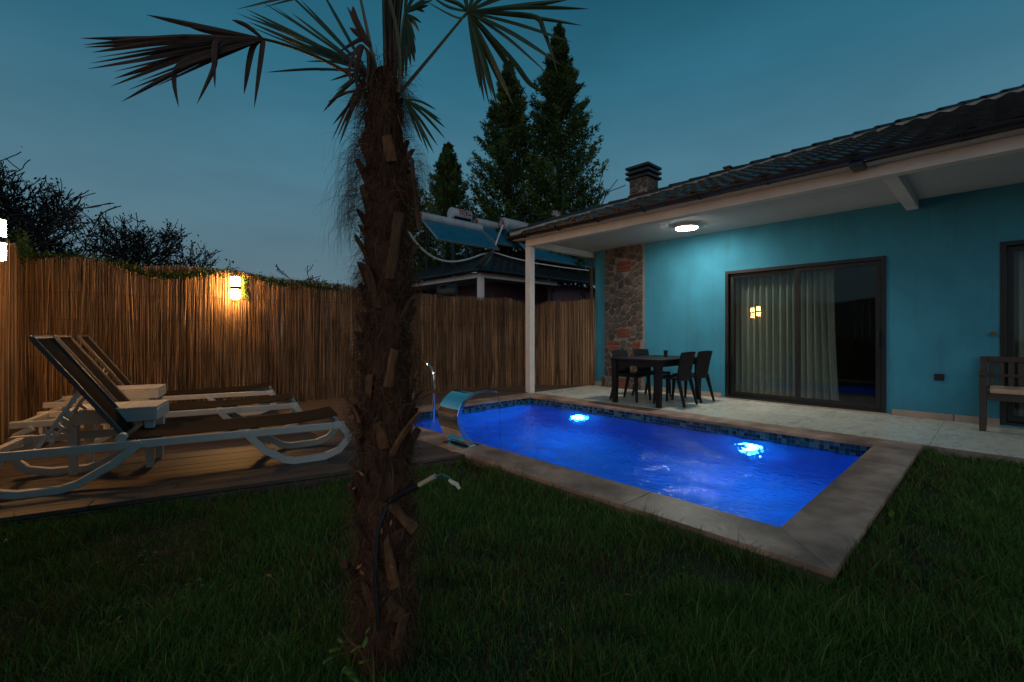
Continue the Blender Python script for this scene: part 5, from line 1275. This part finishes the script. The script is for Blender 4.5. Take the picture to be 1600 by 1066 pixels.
conifer((14.1,12.3,GZ), 13.6, 1.75, 33, 'tallest conifer, with its narrow top above the roofs', 46000, .1, .175)
conifer((9.9,17.6,GZ), 9.0, 1.5, 34, 'low dark conifer half hidden by the palm fibre', 9000, .12, .28)
def branchy(base, H, spread, seed, label, leaf_n, leaf_size, pal, depth=5, lean=0, name='bare_tree', trunk_r=.12, group='autumn trees beyond the fence', trunks=3):
    r = random.Random(seed); base = Vector(base); g = MB(); tips = []
    t = thing(name, label, 'tree', base, 0, group)
    def grow(p, d, l, rad, k):
        q = p; pts = [p]; rr = [rad]; dd = d.copy(); nseg = 4
        for i in range(nseg):
            dd = (dd+Vector((r.gauss(0,.16), r.gauss(0,.16), r.gauss(.05,.10)))).normalized(); q = q+dd*(l/nseg); pts.append(q); rr.append(rad*(1-.42*(i+1)/nseg))
        g.tube(pts, [max(q_, .013) for q_ in rr], 5 if k > 2 else 3, cap=False)
        if k <= 2: tips.extend(pts[1:])
        if k == 0: return
        for i in range(3 if k > 1 else 3):
            s = pts[-1] if i < 2 else pts[r.choice([2,3])]
            nd = (dd+Vector((r.gauss(0,.62), r.gauss(0,.62), r.gauss(.12,.32)))*1.0).normalized(); nd.x *= spread; nd.y *= spread; nd.normalize()
            grow(s, nd, l*r.uniform(.60,.84), rr[-1]*r.uniform(.6,.85), k-1)
    for i in range(trunks):
        a = 2*math.pi*i/trunks+seed
        grow(base+Vector((math.cos(a)*.12, math.sin(a)*.12, 0)), Vector((math.cos(a)*.28+lean, math.sin(a)*.28, 1)).normalized(), H*.30, trunk_r, depth)
    zs = sorted(p.z for p in tips)[int(len(tips)*.93)]; k = H/(zs-base.z)
    g.v = [(base.x+(x-base.x)*k, base.y+(y-base.y)*k, base.z+(z-base.z)*k) for x,y,z in g.v]; tips = [base+(p-base)*k for p in tips]
    obj('trunk', g, M['branch'], t)
    if leaf_n:
        rr = np.random.default_rng(seed); tp = np.array(tips); c = tp[rr.integers(0,len(tp),leaf_n)]+rr.normal(0,.10,(leaf_n,3))
        d1 = rr.normal(0,1,(leaf_n,3)); d1 /= np.linalg.norm(d1,axis=1,keepdims=True); d2 = np.cross(d1, rr.normal(0,1,(leaf_n,3))); d2 /= np.linalg.norm(d2,axis=1,keepdims=True)
        s = leaf_size*rr.uniform(.5,1.3,(leaf_n,1)); v = np.stack([c-d1*s,c+d2*s*.5,c+d1*s,c-d2*s*.5],1).reshape(-1,3)
        kk = np.repeat(np.array(pal)[rr.integers(0,len(pal),leaf_n)]*rr.uniform(.6,1.3,(leaf_n,1)),4,axis=0)
        obj('crown', npmesh('crown', v, np.arange(4*leaf_n).reshape(-1,4), kk), M['dryleaf'], t)
AUT = [(.035,.020,.014),(.025,.018,.012),(.050,.025,.015),(.02,.022,.012)]
def gp(px, d):
    p = P(px, YH, d); return (p.x, p.y, GZ)
branchy(gp(25,17.5), 6.5, 1.1, 3, 'densest dark leafy tree above the left end of the reed fence', 4600, .075, AUT)
branchy(gp(118,18), 6.9, 1.25, 5, 'tall half bare tree with thin twigs beyond the left fence', 1500, .065, AUT)
branchy(gp(235,20), 5.7, 1.15, 8, 'lower rounded autumn tree to the left of the fence lamp', 2400, .065, AUT)
branchy(gp(-40,16), 6.0, 1.1, 9, 'dark leafy tree at the left picture edge above the big lamp', 4600, .075, AUT)
branchy(gp(290,24), 4.7, 1.2, 12, 'small shrubby tree with its twigs just above the fence lamp', 1800, .08, AUT, depth=4)
branchy(gp(505,24), 4.0, 1.5, 14, 'low twiggy bush rising behind the fence left of the palm', 900, .07, AUT, depth=4, name='bush', trunk_r=.05, group=None)
branchy(gp(942,22), 7.9, .7, 17, 'bare twiggy tree beside the tallest conifer', 0, .07, AUT, depth=4, trunk_r=.06, group=None)
